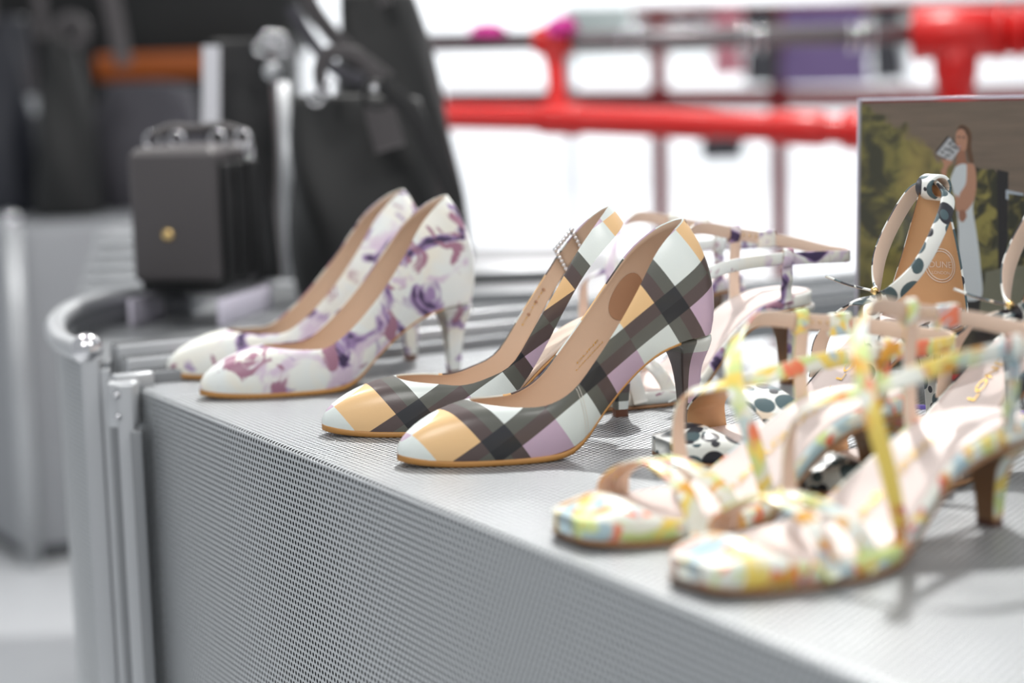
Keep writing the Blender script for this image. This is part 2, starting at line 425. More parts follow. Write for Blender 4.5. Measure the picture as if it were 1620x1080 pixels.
# far left podium
b0 = G(0, 870, FZ); b1 = G(95, 930, FZ); dd = (b1 - b0).normalized()
zt = YY(0, 352, b0.y).z
fp = thing('far_podium', 'plain grey podium at the left edge under the black slim bags', 'podium', (b0.x, b0.y, FZ))
q0 = b0 - dd * .6; q1 = b0 + dd * .17
nb = Vector((-dd.y, dd.x, 0)); nb = nb if nb.y > 0 else -nb
def slab(name, q0, q1, dep, z0, z1, mat, parent, org, bev=.01):
    d = (q1 - q0); rot = Matrix.Translation(Vector((q0.x, q0.y, 0)) - org) @ Matrix.Rotation(math.atan2(d.y, d.x), 4, 'Z')
    return box(name, (0, 0, z0), (d.length, dep, z1), mat, parent, bev, rot)
greypanel = plain('grey_podium_panel', (.60, .61, .625), .45, .2, vary=.01)
slab('podium_body', q0, q1, .9, FZ + .03, zt, greypanel, fp, fp.location)
slab('plinth', q0 + nb * .015, q1 - dd * .01 + nb * .015, .65, FZ, FZ + .04, 'dark_backing', fp, fp.location, 0)
tube('corner_pole', [Vector((q1.x + .018, q1.y - .01, FZ)) - fp.location, Vector((q1.x + .018, q1.y - .01, zt + .012)) - fp.location], .019, 'alu', fp, n=2, k=16)
bm = bmesh.new(); bmesh.ops.create_uvsphere(bm, u_segments=16, v_segments=10, radius=.022, matrix=Matrix.Translation(Vector((q1.x + .018, q1.y - .01, zt + .012)) - fp.location)); bm_obj('pole_cap', bm, ['chrome'], fp, True)
# grey slatted counter between the far podium and the satchel
cy = 3.1
sd = thing('side_counter', 'grey slatted counter end between the far podium and the satchel', 'counter', (YY(152, 380, cy).x, cy, FZ))
for i in range(6):
    z = YY(170, 372 + i * 17, cy - .02 * i).z
    box('slat', (0, -.03 * i - .004, z - FZ - .013), (.17, .20, z - FZ), 'alu', sd, .002)
box('carcass', (.004, .01, .0), (.166, .195, YY(170, 372, cy).z - FZ - .002), 'alu_dark', sd, .002)

# ------------------------------------------------------------------ shoes: last geometry (x toe->heel, y across, z up)
ZB = [(0, .0085), (.012, .006), (.03, .0042), (.06, .004), (.095, .0048), (.108, .0085), (.118, .0165), (.130, .031), (.15, .052), (.17, .068), (.19, .0765), (.205, .0785), (.222, .080)]
WP = [(0, .0004), (.0012, .0050), (.004, .0088), (.010, .0132), (.022, .0190), (.038, .0258), (.058, .0320), (.08, .0355), (.10, .0350), (.12, .0310), (.14, .0265), (.16, .0235), (.18, .0240), (.195, .0250), (.207, .0220), (.214, .0155), (.2175, .0085), (.2188, .0006)]
WS = [(0, .0105), (.0012, .0160), (.005, .0210), (.012, .0255), (.03, .033), (.055, .0385), (.08, .041), (.10, .0395), (.125, .033), (.15, .0275), (.17, .0270), (.19, .0285), (.210, .0265), (.222, .0185), (.2265, .010), (.2285, .0006)]
def zf(x, H):
    z = cr(ZB, x)[:, 0]; return .004 + (z - .004) * (H / .078) * (z > .004) + (z - .004) * (z <= .004)
def wd(x, tab): return cr(tab, x)[:, 0]

def stations(L0, n=54):
    a = np.linspace(0, math.pi, n); return L0 * (1 - np.cos(a)) / 2
def platform(name, H, tab, dzb, dzt, grow, mat, parent, x0=0., x1=None, cup=0., dome=0.):
    """slab following the last: bottom zf+dzb(x), top zf+dzt(x)"""
    Lx = tab[-1][0]; xs = stations(Lx)
    if x1: xs = np.r_[xs[xs < x1 - .001], x1]
    elif x0 > 0: xs = np.r_[x0, xs[xs > x0 + .001]]
    fb = dzb if callable(dzb) else (lambda x: dzb); ft = dzt if callable(dzt) else (lambda x: dzt)
    V = []; Fc = []; k = 16; z = zf(xs, H); w = wd(xs, tab) + grow
    w = np.maximum(w, .0004)
    ring = []
    for j in range(6): ring.append((-1 + 2 * (j + .0) / 5 if 0 else -.96 + 1.92 * j / 5, 0))
    ring = [(-.96, 0), (-.5, 0), (0, 0), (.5, 0), (.96, 0), (1, .12), (1.0, .5), (1, .86), (.965, 1), (.8, 1), (.4, 1), (0, 1), (-.4, 1), (-.8, 1), (-.965, 1), (-1, .86), (-1, .5), (-1, .12)]
    k = len(ring)
    for x, zz, ww in zip(xs, z, w):
        for a, b in ring:
            zc = zz + fb(x) * (1 - b) + ft(x) * b
            if dome: zc += b * dome * math.exp(-((x - .026) / .017) ** 2) * (1 - abs(a) ** 2.2 * .75)
            if b == 1 and cup: zc += cup * (abs(a) ** 3) * min(1, ww / .02)
            V.append((x, a * ww, zc))
    n = len(xs)
    for i in range(n - 1):
        for j in range(k): Fc.append((i * k + j, i * k + (j + 1) % k, (i + 1) * k + (j + 1) % k, (i + 1) * k + j))
    Fc += [tuple(range(k)), tuple((n - 1) * k + j for j in range(k - 1, -1, -1))]
    return mesh(name, V, Fc, [mat], parent)

PLP = .073   # fabric period
def plaid_uv(x, y, z, near=True):
    s = z + .15 * (.037 - abs(y)) if y < 0 else z + .15 * (.037 + abs(y))
    ph = R(33.7); X0, S0 = .0585, .0155
    dx, ds = x - X0, s - S0
    p = dx * math.cos(ph) + ds * math.sin(ph); q = -dx * math.sin(ph) + ds * math.cos(ph)
    return (p / PLP + .125 + 10, q / PLP + .125 + 10)

PUMP = [  # t, F(x,y,z), T(x,y,z), k1 (rise), k2 (outward)
 (0.00, 0.0000, 0.0000, .0085, .0505, 0.0000, .0415, .22, .50),
 (0.05, 0.0012, 0.0050, .0080, .0510, 0.0050, .0415, .22, .50),
 (0.10, 0.0045, 0.0093, .0070, .0522, 0.0100, .0413, .24, .50),
 (0.16, 0.0150, 0.0160, .0055, .0555, 0.0158, .0408, .28, .48),
 (0.23, 0.0360, 0.0250, .0042, .0620, 0.0215, .0400, .34, .42),
 (0.31, 0.0640, 0.0332, .0040, .0740, 0.0268, .0388, .38, .30),
 (0.39, 0.0920, 0.0353, .0048, .0910, 0.0300, .0395, .38, .22),
 (0.47, 0.1130, 0.0327, .0125, .1080, 0.0310, .0465, .36, .16),
 (0.55, 0.1340, 0.0278, .0355, .1240, 0.0305, .0660, .36, .14),
 (0.63, 0.1550, 0.0241, .0560, .1400, 0.0290, .0880, .36, .14),
 (0.71, 0.1730, 0.0237, .0695, .1560, 0.0260, .1120, .38, .16),
 (0.79, 0.1900, 0.0250, .0765, .1720, 0.0205, .1360, .40, .20),
 (0.87, 0.2060, 0.0224, .0785, .1875, 0.0140, .1505, .42, .24),
 (0.94, 0.2145, 0.0135, .0795, .1980, 0.0068, .1565, .44, .26),
 (1.00, 0.2188, 0.0000, .0800, .2020, 0.0000, .1580, .44, .26)]
def scaled_pump(H, topz):
    rows = []
    for r in PUMP:
        r = list(r); x = r[1]
        r[3] = .004 + (r[3] - .004) * (H / .078) if x > .1 else r[3]
        if r[4] <= .1: r[6] *= .93
        if r[4] > .1: 
            base = float(zf(np.array([r[4] + .008]), .078)[0]); b2 = float(zf(np.array([r[4] + .008]), H)[0])
            r[6] = b2 + (r[6] - base) * topz
        rows.append(tuple(r))
    return rows
class Surf:
    def __init__(s, rows, low=None):
        s.rows = rows; s.low = low      # low: table of v offset where the lower edge leaves the feather line
    def at(s, t, v, side=-1, off=0.):
        def P(t, v):
            r = cr(s.rows, [t])[0]; Fp = np.array(r[0:3]); Tp = np.array(r[3:6]); k1, k2 = r[6], r[7]
            ln = np.linalg.norm(Tp - Fp)
            tm = min(max(t, .004), 1)
            a = cr(s.rows, [max(0, t - .01)])[0]; b = cr(s.rows, [min(1, t + .01)])[0]
            tg = np.array([b[0] - a[0], b[1] - a[1]]); tg /= np.linalg.norm(tg) + 1e-9
            out = np.array([-tg[1], tg[0], 0.])            # outward from outline (left of travel for +y side)
            if t < .002: out = np.array([-1., 0, 0])
            if t > .998: out = np.array([1., 0, 0])
            mid = np.clip((t - .2) / .35, 0, 1)
            C1 = Fp + ln * k1 * (np.array([0, 0, 1.]) * .92 + out * (.12 + .10 * mid))
            inw = (Fp - Tp); inw[2] = 0
            hd = inw / (np.linalg.norm(inw) + 1e-9)
            side_dir = (1 - mid) * (hd * .98 + np.array([0, 0, -.10])) + mid * ((Fp - Tp) / ln * .8 + out * .45)
            C2 = Tp + ln * k2 * side_dir
            return (1 - v)**3 * Fp + 3 * (1 - v)**2 * v * C1 + 3 * (1 - v) * v * v * C2 + v**3 * Tp
        vv = v
        if s.low is not None:
            l0 = float(cr(s.low, [t])[0][0]); vv = l0 + (1 - l0) * v
        p = P(t, vv)
        if off:
            e = 1e-3
            du = P(min(1, t + e), vv) - P(max(0, t - e), vv); dv = P(t, min(1, vv + e)) - P(t, max(0, vv - e))
            nn = np.cross(dv, du); nn /= np.linalg.norm(nn) + 1e-12
            cen = np.array([p[0] * .8 + .02, 0, p[2] - .0])
            if np.dot(nn, p - np.array([min(max(p[0], .05), .17), 0, p[2] - .02])) < 0: nn = -nn
            p = p + nn * off
        return (p[0], p[1] * (1 if side > 0 else -1), p[2])

def upper(name, S, mat_out, mat_in, parent, nt=46, nv=12, thick=.0014, uvf=plaid_uv):
    ts = np.r_[np.linspace(0, .25, 12)[:-1], np.linspace(.25, 1, nt - 11)]
    cols = [(t, -1) for t in ts] + [(t, 1) for t in ts[::-1][1:-1]]
    N = len(cols)
    def build(off, flip, vs, nm, mat, extra=None):
        V = []; Fc = []; uv = []
        for t, sd in cols:
            for v in vs:
                p = S.at(t, v, sd, off); V.append(p); uv.append(uvf(*S.at(t, v, sd)))
        m = len(vs)
        for i in range(N):
            j = (i + 1) % N
            for q in range(m - 1):
                f = (i * m + q, j * m + q, j * m + q + 1, i * m + q + 1); Fc.append(f[::-1] if flip else f)
        return V, Fc, uv, m
    vs = np.linspace(0, 1, nv)
    V, Fc, uv, m = build(0, False, vs, name, mat_out)
    V2, F2, uv2, _ = build(-thick, True, vs, name, mat_out)
    o = mesh(name, V, Fc, [mat_out], parent, uv=uv)
    # lining with the folded top edge
    b = len(V2); Vr = list(V2); Fr = list(F2); mi = [0] * len(Fr); uvr = list(uv2)
    for i in range(N): Vr.append(V[i * m + m - 1]); uvr.append(uv[i * m + m - 1])
    for i in range(N):
        j = (i + 1) % N; Fr.append((b + i, b + j, j * m + m - 1, i * m + m - 1)); mi.append(1)
    b2 = len(Vr)
    if S.low is not None:
        for i in range(N): Vr.append(V[i * m]); uvr.append(uv[i * m])
        for i in range(N):
            j = (i + 1) % N; Fr.append((b2 + j, b2 + i, i * m, j * m)); mi.append(1)
    mesh('lining', Vr, Fr, [mat_in, mat_out], parent, mi=mi, uv=uvr)
    return o

def heel(H, mat, mat_breast, mat_tip, parent, L0=.2188, chunk=1., uvf=None):
    sx = L0 - .2188; k = H / .078
    rows = [(.0, .1982, .2078, .0046), (.006, .1982, .2080, .0047), (.02, .1978, .2092, .0052), (.04, .1968, .2112, .0066), (.053, .1955, .2128, .0088),
            (.062, .1940, .2152, .0125), (.069, .1920, .2170, .0172), (.0745, .1885, .2172, .0212), (.0775, .1860, .2166, .0216)]
    V = []; Fc = []; mi = []; uv = []; nk = 20
    zs = np.linspace(.006, .0775, 22)
    cen = .203
    def ringat(z):
        xb, xr, w = cr(rows, [z])[0]; w *= chunk; xb = cen + (xb - cen) * (1 + (chunk - 1) * .5); xr = cen + (xr - cen) * (1 + (chunk - 1) * .4)
        pts = []
        for j in range(nk):
            a = 2 * math.pi * j / nk
            cx = math.cos(a); cy = math.sin(a)
            if cx < 0: x = xb + (1 - abs(cy) ** 3) * (-.0005) + (1 + cx) * .0; x = xb + .25 * (1 + cx) ** 3 * (cen - xb); y = w * math.copysign(min(1, abs(cy) * 1.25 + .0), cy) * (1 if abs(cy) > .05 else 1)
            else: x = cen + (xr - cen) * cx ** .9; y = w * math.copysign(abs(cy) ** .8, cy)
            pts.append((x + sx, y))
        return pts
    for z in zs:
        for (x, y) in ringat(z):
            zz = z * k
            if z > .07:
                f = (z - .07) / .0075; zz = (1 - f) * .07 * k + f * (float(zf(np.array([min(x, .222)]), H)[0]) - .0015)
            V.append((x, y, zz)); uv.append((.25 + (zz - .024) * (10.4 if zz > .024 else 20) + 5, 6.0 + (.2005 - (x - sx)) * 8))
    n = len(zs)
    for i in range(n - 1):
        for j in range(nk):
            a = 2 * math.pi * (j + .5) / nk
            Fc.append((i * nk + j, i * nk + (j + 1) % nk, (i + 1) * nk + (j + 1) % nk, (i + 1) * nk + j)); mi.append(1 if math.cos(a) < -.25 else 0)
    Fc.append(tuple((n - 1) * nk + j for j in range(nk))); mi.append(0)
    o = mesh('heel', V, Fc, [mat, mat_breast], parent, mi=mi, uv=uv)
    rg = ringat(.006); V = [(x, y, 0) for x, y in rg] + [(x, y, .006 * k) for x, y in rg]
    Fc = [(j, (j + 1) % nk, nk + (j + 1) % nk, nk + j) for j in range(nk)] + [tuple(range(nk - 1, -1, -1)), tuple(nk + j for j in range(nk))]
    mesh('heel_tip', V, Fc, [mat_tip], parent, sm=False)
    return o

def insole_text(s, H, tab, parent, xc, size, mat='gold_foil', dz=.0032, yc=0., flip=1):
    V, Fc = text_mesh(s, size)
    P = []
    for v in V:
        x = xc + flip * v.x; y = yc + flip * v.y; P.append((x, y, float(zf(np.array([x]), H)[0]) + dz))
    me = mesh('gold_lettering', P, Fc, [mat], parent, sm=False); return me

def pump(loc, ang, label, mat, H=.078, topz=1., sling=False, group=None, sx=1., extra_heel=1.):
    t = thing('court_shoe', label, 'shoe', loc, R(ang), group); t.scale = (sx, 1, 1)
    rows = scaled_pump(H, topz)
    low = None
    if sling:
        rows = [list(r) for r in rows]
        tt = {.39: (.090, .0295, .0345), .47: (.106, .0305, .0385), .55: (.1235, .0305, .0480), .63: (.1400, .0290, .0740), .71: (.1560, .0265, .1000), .79: (.1700, .0225, .1230), .87: (.1840, .0165, .1410), .94: (.1930, .0085, .1500), 1.0: (.1985, 0, .1540)}
        for r in rows:
            if r[0] in tt: r[4:7] = tt[r[0]]
        low = [(0, 0), (.42, 0), (.47, .02), (.52, .10), (.60, .36), (.68, .55), (.78, .67), (.9, .75), (1., .78)]
    S = Surf([tuple(r) for r in rows], low)
    upper('upper', S, mat, 'lining', t)
    platform('outsole', H, WP, lambda x: -.004 + .0022 * min(1, max(0, (x - .105) / .02)), .0002, .0007, 'sole', t, x1=.187)
    platform('insole', H, WP, .0002, .0022, -.0022, 'insole', t, cup=.002)
    heel(H, mat, mat, 'tip', t, chunk=extra_heel)
    return t, S

def surf_patch(name, S, tc, vc, rt, rv, side, off, mat, parent, n=28):
    V = [S.at(tc, vc, side, off)]
    for j in range(n):
        a = 2 * math.pi * j / n; V.append(S.at(tc + rt * math.cos(a), vc + rv * math.sin(a), side, off))
    return mesh(name, V, [(0, 1 + j, 1 + (j + 1) % n) for j in range(n)], [mat], parent)
def surf_text(s, size, S, tc, vc, side, off, mat, parent, ex, ev, rot=0.):
    V, Fc = text_mesh(s, size); c, sn = math.cos(rot), math.sin(rot)
    P = [S.at(tc + (v.x * c - v.y * sn) * ex, vc + (v.x * sn + v.y * c) * ev, side, off) for v in V]
    return mesh('gold_lettering', P, Fc, [mat], parent, sm=False)
def stitches(S, t0, t1, v0, v1, side, off, n, mat, parent, name='stitching'):
    V = []; Fc = []
    for i in range(n):
        a = (i + .15) / n; b = (i + .8) / n
        p = Vector(S.at(t0 + (t1 - t0) * a, v0 + (v1 - v0) * a, side, off)); q = Vector(S.at(t0 + (t1 - t0) * b, v0 + (v1 - v0) * b, side, off))
        d = (q - p).normalized(); w = d.cross(Vector((0, 1, 0))).normalized() * .00022; o = Vector((0, -.0003, 0)) if side < 0 else Vector((0, .0003, 0))
        k = len(V); V += [p - w, p + w, q + w, q - w, p - w + o, p + w + o, q + w + o, q - w + o]
        Fc += [(k + 4, k + 5, k + 6, k + 7), (k, k + 1, k + 5, k + 4), (k + 2, k + 3, k + 7, k + 6), (k + 1, k + 2, k + 6, k + 5), (k + 3, k, k + 4, k + 7)]
    o = mesh(name, V, Fc, [mat], parent, sm=False); o['kind'] = 'stuff'; return o

# ---- plaid pump, nearest in focus
pl, S = pump(G(630, 738), 21, 'glossy plaid court shoe with closed back, in sharp focus at the middle of the podium', 'plaid', .071, topz=.985, sx=1.03)
surf_patch('grip_patch', S, .74, .52, .055, .22, 1, -.0019, 'patch', pl)
surf_text('DUNE', .0045, S, .60, .42, 1, -.0018, 'gold_foil', pl, 5.2, 9, 0)
surf_text('LONDON', .0034, S, .60, .34, 1, -.0018, 'gold_foil', pl, 5.2, 9, 0)
for dt in (0, .007): stitches(S, .478 + dt, .478 + dt, .02, .97, -1, .0002, 22, 'thread', pl)
mesh('heel_tab', [S.at(.975, .985, -1, .0006), S.at(1, .985, 1, .0006), S.at(1, .93, 1, .0006), S.at(.975, .93, -1, .0006)], [(0, 1, 2, 3)], ['dark'], pl, sm=False)
# ---- plaid slingback behind it
sl, S2 = pump(G(510, 688), 11, 'plaid slingback court shoe with jewelled buckle, just behind the plaid closed shoe', 'plaid', .071, sling=True, sx=1.075)
surf_text('DUNE', .0060, S2, .66, .50, 1, -.0018, 'gold_foil', sl, 5.2, 16, 0)
bc = Vector(S2.at(.80, .5, 1, 0)); bt = (Vector(S2.at(.86, .5, 1, 0)) - Vector(S2.at(.74, .5, 1, 0))).normalized()
up_ = (Vector(S2.at(.80, .95, 1, 0)) - Vector(S2.at(.80, .05, 1, 0))).normalized()
bk = bpy.data.objects.new('buckle', None)
fr = [bc + bt * a * .009 + up_ * b * .0105 + Vector((0, -.003, 0)) for a, b in ((-1, -1), (1, -1), (1, 1), (-1, 1), (-1, -1))]
fr2 = []
for i in range(4):
    for q in range(6): fr2.append(fr[i].lerp(fr[i + 1], q / 6))
fr2.append(fr2[0])
bo = tube('buckle', fr2, .0012, 'gold', sl, n=0, k=8, closed=True)
bm = bmesh.new()
for p in fr2[:-1]: bmesh.ops.create_icosphere(bm, subdivisions=1, radius=.0019, matrix=Matrix.Translation(p + Vector((0, -.001, 0))))
st = bm_obj('buckle_stone', bm, ['chrome'], bo, True); st['kind'] = 'stuff'
for k in range(3):
    p = Vector(S2.at(.70 - k * .028, .5, 1, -.0018)); bm = bmesh.new()
    bmesh.ops.create_uvsphere(bm, u_segments=10, v_segments=6, radius=.0011, matrix=Matrix.Translation(p)); bm_obj('eyelet', bm, ['patch'], sl, True)
# ---- lilac floral pumps
f1, S3 = pump(G(317, 631), 23, 'lilac and white floral court shoe nearer the camera, right one of the floral pair', 'floral', .061, topz=1.12, sx=1.07)
f2, S4 = pump(G(264, 600), 20, 'lilac and white floral court shoe behind its mate, nearest the podium corner', 'floral', .061, topz=1.12, sx=1.07)

# ------------------------------------------------------------------ strappy sandals
def footbed(t, H, mat, breast, ins='blush', chunk=1.25, text=None):
    tk = lambda x: .0095 if x < .09 else .0095 + min(.002, (x - .09) * .05)
    platform('outsole', H, WS, -.004, -.0012, .0002, 'heelwrap', t)
    platform('footbed', H, WS, -.0013, lambda x: .0075, 0, mat, t, cup=.0012, dome=.0125)
    platform('insole', H, WS, .006, lambda x: .0086, -.0035, ins, t, x0=.037, cup=.0012, dome=.0112)
    heel(H, mat, breast, 'tip', t, L0=.2285, chunk=chunk)
    if text: insole_text(text, H, WS, t, .140, .0100, dz=.0098)

def out_from(pts, c=(0, 0, .05)):
    o = []
    for p in pts:
        v = Vector((0, p[1], 0)) if abs(p[1]) > .012 else Vector((0, p[1], .02)); 
        o.append(tuple(v.normalized()))
    return o
def sandal(loc, ang, label, mat, k=1., H=.050, group=None, text='DUNE LONDON'):
    t = thing('strappy_sandal', label, 'sandal', loc, R(ang), group)
    footbed(t, H, mat, 'heelwrap', text=text)
    def Z(pts): return [(x, y, z if z < .045 else .045 + (z - .045) * k) for x, y, z in pts]
    w = .0095
    # toe straps
    o1 = [(0, 1, 0), (-.2, .9, .3), (0, .1, 1), (0, -.8, .5), (0, -1, .1)]
    ribbon('toe_strap', [(.049, .0375, .008), (.049, .035, .024), (.054, .004, .0385), (.056, -.030, .028), (.0585, -.0408, .005)], o1, .0115, mat, 'strap_in', t)
    ribbon('toe_strap', [(.059, .0385, .008), (.060, .035, .025), (.068, .002, .038), (.078, -.030, .027), (.087, -.0405, .005)], o1, .0115, mat, 'strap_in', t)
    P = Z([(.108, -.0375, .012), (.103, -.038, .030), (.097, -.036, .056), (.092, -.031, .082), (.100, -.016, .103), (.118, .004, .117), (.145, .022, .124), (.182, .0325, .1175)])
    ribbon('crossing_strap', P, [(0, -1, 0), (0, -1, 0), (-.2, -1, .1), (-.4, -.9, .3), (-.5, -.3, .8), (-.5, .3, .8), (-.2, .9, .3), (0, 1, 0)], w, mat, 'strap_in', t)
    Q = Z([(.108, .0375, .010), (.101, .039, .030), (.098, .035, .056), (.094, .021, .075), (.102, .0, .084), (.120, -.020, .092), (.145, -.032, .100), (.190, -.0345, .1025)])
    ribbon('crossing_strap', Q, [(0, 1, 0), (0, 1, 0), (-.2, 1, .1), (-.5, .5, .7), (-.5, 0, .9), (-.4, -.6, .6), (0, -1, .1), (0, -1, 0)], w, mat, 'strap_in', t)
    A = Z([(.188, -.0345, .102), (.222, -.0325, .101), (.252, -.022, .099), (.268, .0, .098), (.260, .020, .100), (.240, .032, .106), (.210, .034, .112), (.180, .0325, .1175)])
    ribbon('ankle_strap', A, [(0, -1, 0), (.3, -1, 0), (.9, -.7, 0), (1, 0, 0), (.9, .7, 0), (.3, 1, 0), (0, 1, 0), (0, 1, 0)], w, mat, 'strap_in', t)
    ribbon('side_strap', Z([(.184, .031, .115), (.183, .0325, .088)]) + [(.181, .0295, .062 * H / .052), (.180, .0275, .054 * H / .052)], [(0, 1, 0)] * 4, w, mat, 'strap_in', t, n=14)
    ribbon('side_strap', Z([(.190, -.0345, .104), (.191, -.0335, .085)]) + [(.192, -.0300, .066 * H / .052), (.193, -.0290, .056 * H / .052)], [(0, -1, 0)] * 4, w, mat, 'strap_in', t, n=14)
    for (x, y, z) in Z([(.183, .0325, .1165), (.190, -.0345, .1025)]):
        c = Vector((x, y, z)); pts = [c + Vector((.001 * math.sin(a), .0032 * math.cos(a), .0070 * math.sin(a))) for a in np.linspace(0, 2 * math.pi, 21)]
        ribbon('keeper_loop', pts, [tuple(Vector((0, math.cos(a), math.sin(a)))) for a in np.linspace(0, 2 * math.pi, 21)], .0085, mat, 'strap_in', t, n=30, thick=.0012)
    bx_ = Z([(.214, .0345, .111)])[0]
    box('buckle', (bx_[0] - .008, bx_[1] - .0026, bx_[2] - .0068), (bx_[0] + .008, bx_[1] + .0026, bx_[2] + .0068), mat, t, .0012)
    for q in range(3):
        p = Z([(.192 + q * .0058, .0322, .1155 - q * .0010)])[0]
        bm = bmesh.new(); bmesh.ops.create_uvsphere(bm, u_segments=10, v_segments=6, radius=.0009, matrix=Matrix.Translation(p)); bm_obj('eyelet', bm, ['gold'], t, True)
    return t
yn = sandal(G(1090, 936), 34, 'yellow floral strappy sandal nearest the camera, blurred at the podium edge', 'yellow')
yf = sandal(G(895, 860), 29, 'yellow floral strappy sandal behind its nearer mate, toe just right of the plaid shoe', 'yellow', k=.78)
ln_ = sandal((.024, 1.434, 0), 24, 'lilac floral strappy sandal right behind the plaid closed shoe', 'floral', k=1.02, H=.064, text=None)
lf_ = sandal((-.014, 1.565, 0), 24, 'lilac floral strappy sandal farther back, mostly hidden by its mate and the plaid shoe', 'floral', k=1.02, H=.064, text=None)

def spotted_sandal(loc, ang, label):
    H = .074; t = thing('spotted_sandal', label, 'sandal', loc, R(ang))
    footbed(t, H, 'spot', 'spot', chunk=1.1, text='DUNE LONDON')
    o1 = [(0, 1, 0), (-.1, .9, .4), (0, .0, 1), (0, -.9, .4), (0, -1, .1)]
    ribbon('toe_band', [(.056, .040, .006), (.054, .036, .030), (.058, .000, .046), (.068, -.034, .032), (.072, -.0415, .006)], o1, .030, 'spot', 'tan', t, thick=.002)
    # heel counter: tan inside, spotted outside
    def turn(x, y, z, ps=R(26)): return (.214 + (x - .214) * math.cos(ps) - y * math.sin(ps), (x - .214) * math.sin(ps) + y * math.cos(ps), z)
    V = []; Fc = []; uv = []; nu, nv = 25, 16
    for layer, off in ((0, 0.), (1, .0016)):
        for i in range(nu):
            a = -.42 + 1.42 * i / (nu - 1)
            for j in range(nv):
                v = j / (nv - 1); hw = .0265 * (1 - v) ** .85 + .0068 + off * .8; reach = .022 * (1 - v) ** 1.3 + .006
                th = a * math.pi / 2 * .98
                x = .2215 + off - .013 * v * v - reach * (1 - math.cos(th)) ; y = hw * math.sin(th)
                z0 = float(zf(np.array([min(x, .222)]), H)[0]) + .003
                V.append(turn(x, y, z0 + (.168 - z0) * v))
    nn = nu * nv
    mi = []
    for i in range(nu - 1):
        for j in range(nv - 1):
            f = (i * nv + j, i * nv + j + 1, (i + 1) * nv + j + 1, (i + 1) * nv + j); Fc.append(f); mi.append(1); Fc.append(tuple(nn + q for q in f[::-1])); mi.append(0)
    for i in range(nu - 1):
        Fc.append((i * nv + nv - 1, nn + i * nv + nv - 1, nn + (i + 1) * nv + nv - 1, (i + 1) * nv + nv - 1)); mi.append(0)
    for i in (0, nu - 1):
        for j in range(nv - 1): Fc.append((i * nv + j, nn + i * nv + j, nn + i * nv + j + 1, i * nv + j + 1)); mi.append(0)
    mesh('heel_counter', V, Fc, ['spot', 'tan'], t, mi=mi)
    # embossed medallion and letters inside the counter
    def cpt(y, z, off=-.0006):
        z0 = .081; v = min(max((z - z0) / (.168 - z0), 0), 1); hw = .0265 * (1 - v) ** .85 + .0068; reach = .022 * (1 - v) ** 1.3 + .006
        th = math.asin(max(-.97, min(.97, y / hw))); return turn(.2215 - .013 * v * v - reach * (1 - math.cos(th)) + off, y, z)
    med = None
    for rr in (.0115, .0098):
        pts = [cpt(.001 + rr * math.cos(a) * .95, .113 + rr * math.sin(a), -.0004) for a in np.linspace(0, 2 * math.pi, 33)]
        o = tube('medallion_ring', pts, .00045, 'insole', t, n=0, k=6, closed=True)
    Vt, Ft = text_mesh('DUNE', .0062)
    mesh('medallion_lettering', [cpt(.001 - v.x, .1135 + v.y, -.0009) for v in Vt], Ft, ['insole'], t, sm=False)
    Vt, Ft = text_mesh('LONDON', .0030)
    mesh('medallion_lettering', [cpt(.001 - v.x, .1080 + v.y, -.0009) for v in Vt], Ft, ['insole'], t, sm=False)
    w = .0108; J = (.163, .0, .094)
    ribbon('ankle_strap', [(.212, .004, .168), (.209, .020, .163), (.200, .031, .142), (.190, .034, .119), (.180, .024, .098), (.166, .004, .094)],
           [(.6, .3, .8), (.3, .7, .6), (.1, 1, .3), (0, 1, 0), (-.5, .9, 0), (-.9, .3, .2)], w, 'spot', 'strap_in', t, thick=.0022)
    ribbon('ankle_strap', [(.212, -.004, .168), (.208, -.018, .160), (.193, -.029, .142), (.173, -.033, .117), (.160, -.026, .102), (.161, -.006, .094)],
           [(.6, -.3, .8), (.3, -.7, .6), (.1, -1, .3), (0, -1, 0), (-.4, -.9, 0), (-.9, -.3, .2)], w, 'spot', 'strap_in', t, thick=.0022)
    ribbon('instep_strap', [J, (.150, -.014, .090), (.140, -.030, .066), (.138, -.034, .040)], [(-.8, -.2, .6), (-.6, -.7, .5), (0, -1, .2), (0, -1, 0)], .011, 'spot', 'strap_in', t)
    ribbon('instep_strap', [J, (.150, .014, .090), (.140, .030, .066), (.138, .034, .040)], [(-.8, .2, .6), (-.6, .7, .5), (0, 1, .2), (0, 1, 0)], .011, 'spot', 'strap_in', t)
    ribbon('strap_end', [(.166, .004, .099), (.155, .020, .103), (.146, .032, .108)], [(0, .3, 1)] * 3, .008, 'spot', 'strap_in', t, n=12)
    ring = [(.2095 + .0080 * math.cos(a), .0, .1665 + .0075 * math.sin(a)) for a in np.linspace(0, 2 * math.pi, 25)]
    ribbon('heel_loop', ring, [(math.cos(a), 0, math.sin(a)) for a in np.linspace(0, 2 * math.pi, 25)], .016, 'spot', 'strap_in', t, n=40, thick=.0026)
    bm = bmesh.new(); bmesh.ops.create_uvsphere(bm, u_segments=12, v_segments=8, radius=.0028, matrix=Matrix.Translation((.158, -.006, .101))); bm_obj('stud', bm, ['gold'], t, True)
    return t
sa = spotted_sandal(G(1048, 736), 24, 'black and teal spotted sandal with tan heel cup, in front of the framed photograph')
sb = spotted_sandal(G(1247, 782), 25, 'black and teal spotted sandal at the right edge, partly hidden by the nearest yellow sandal')

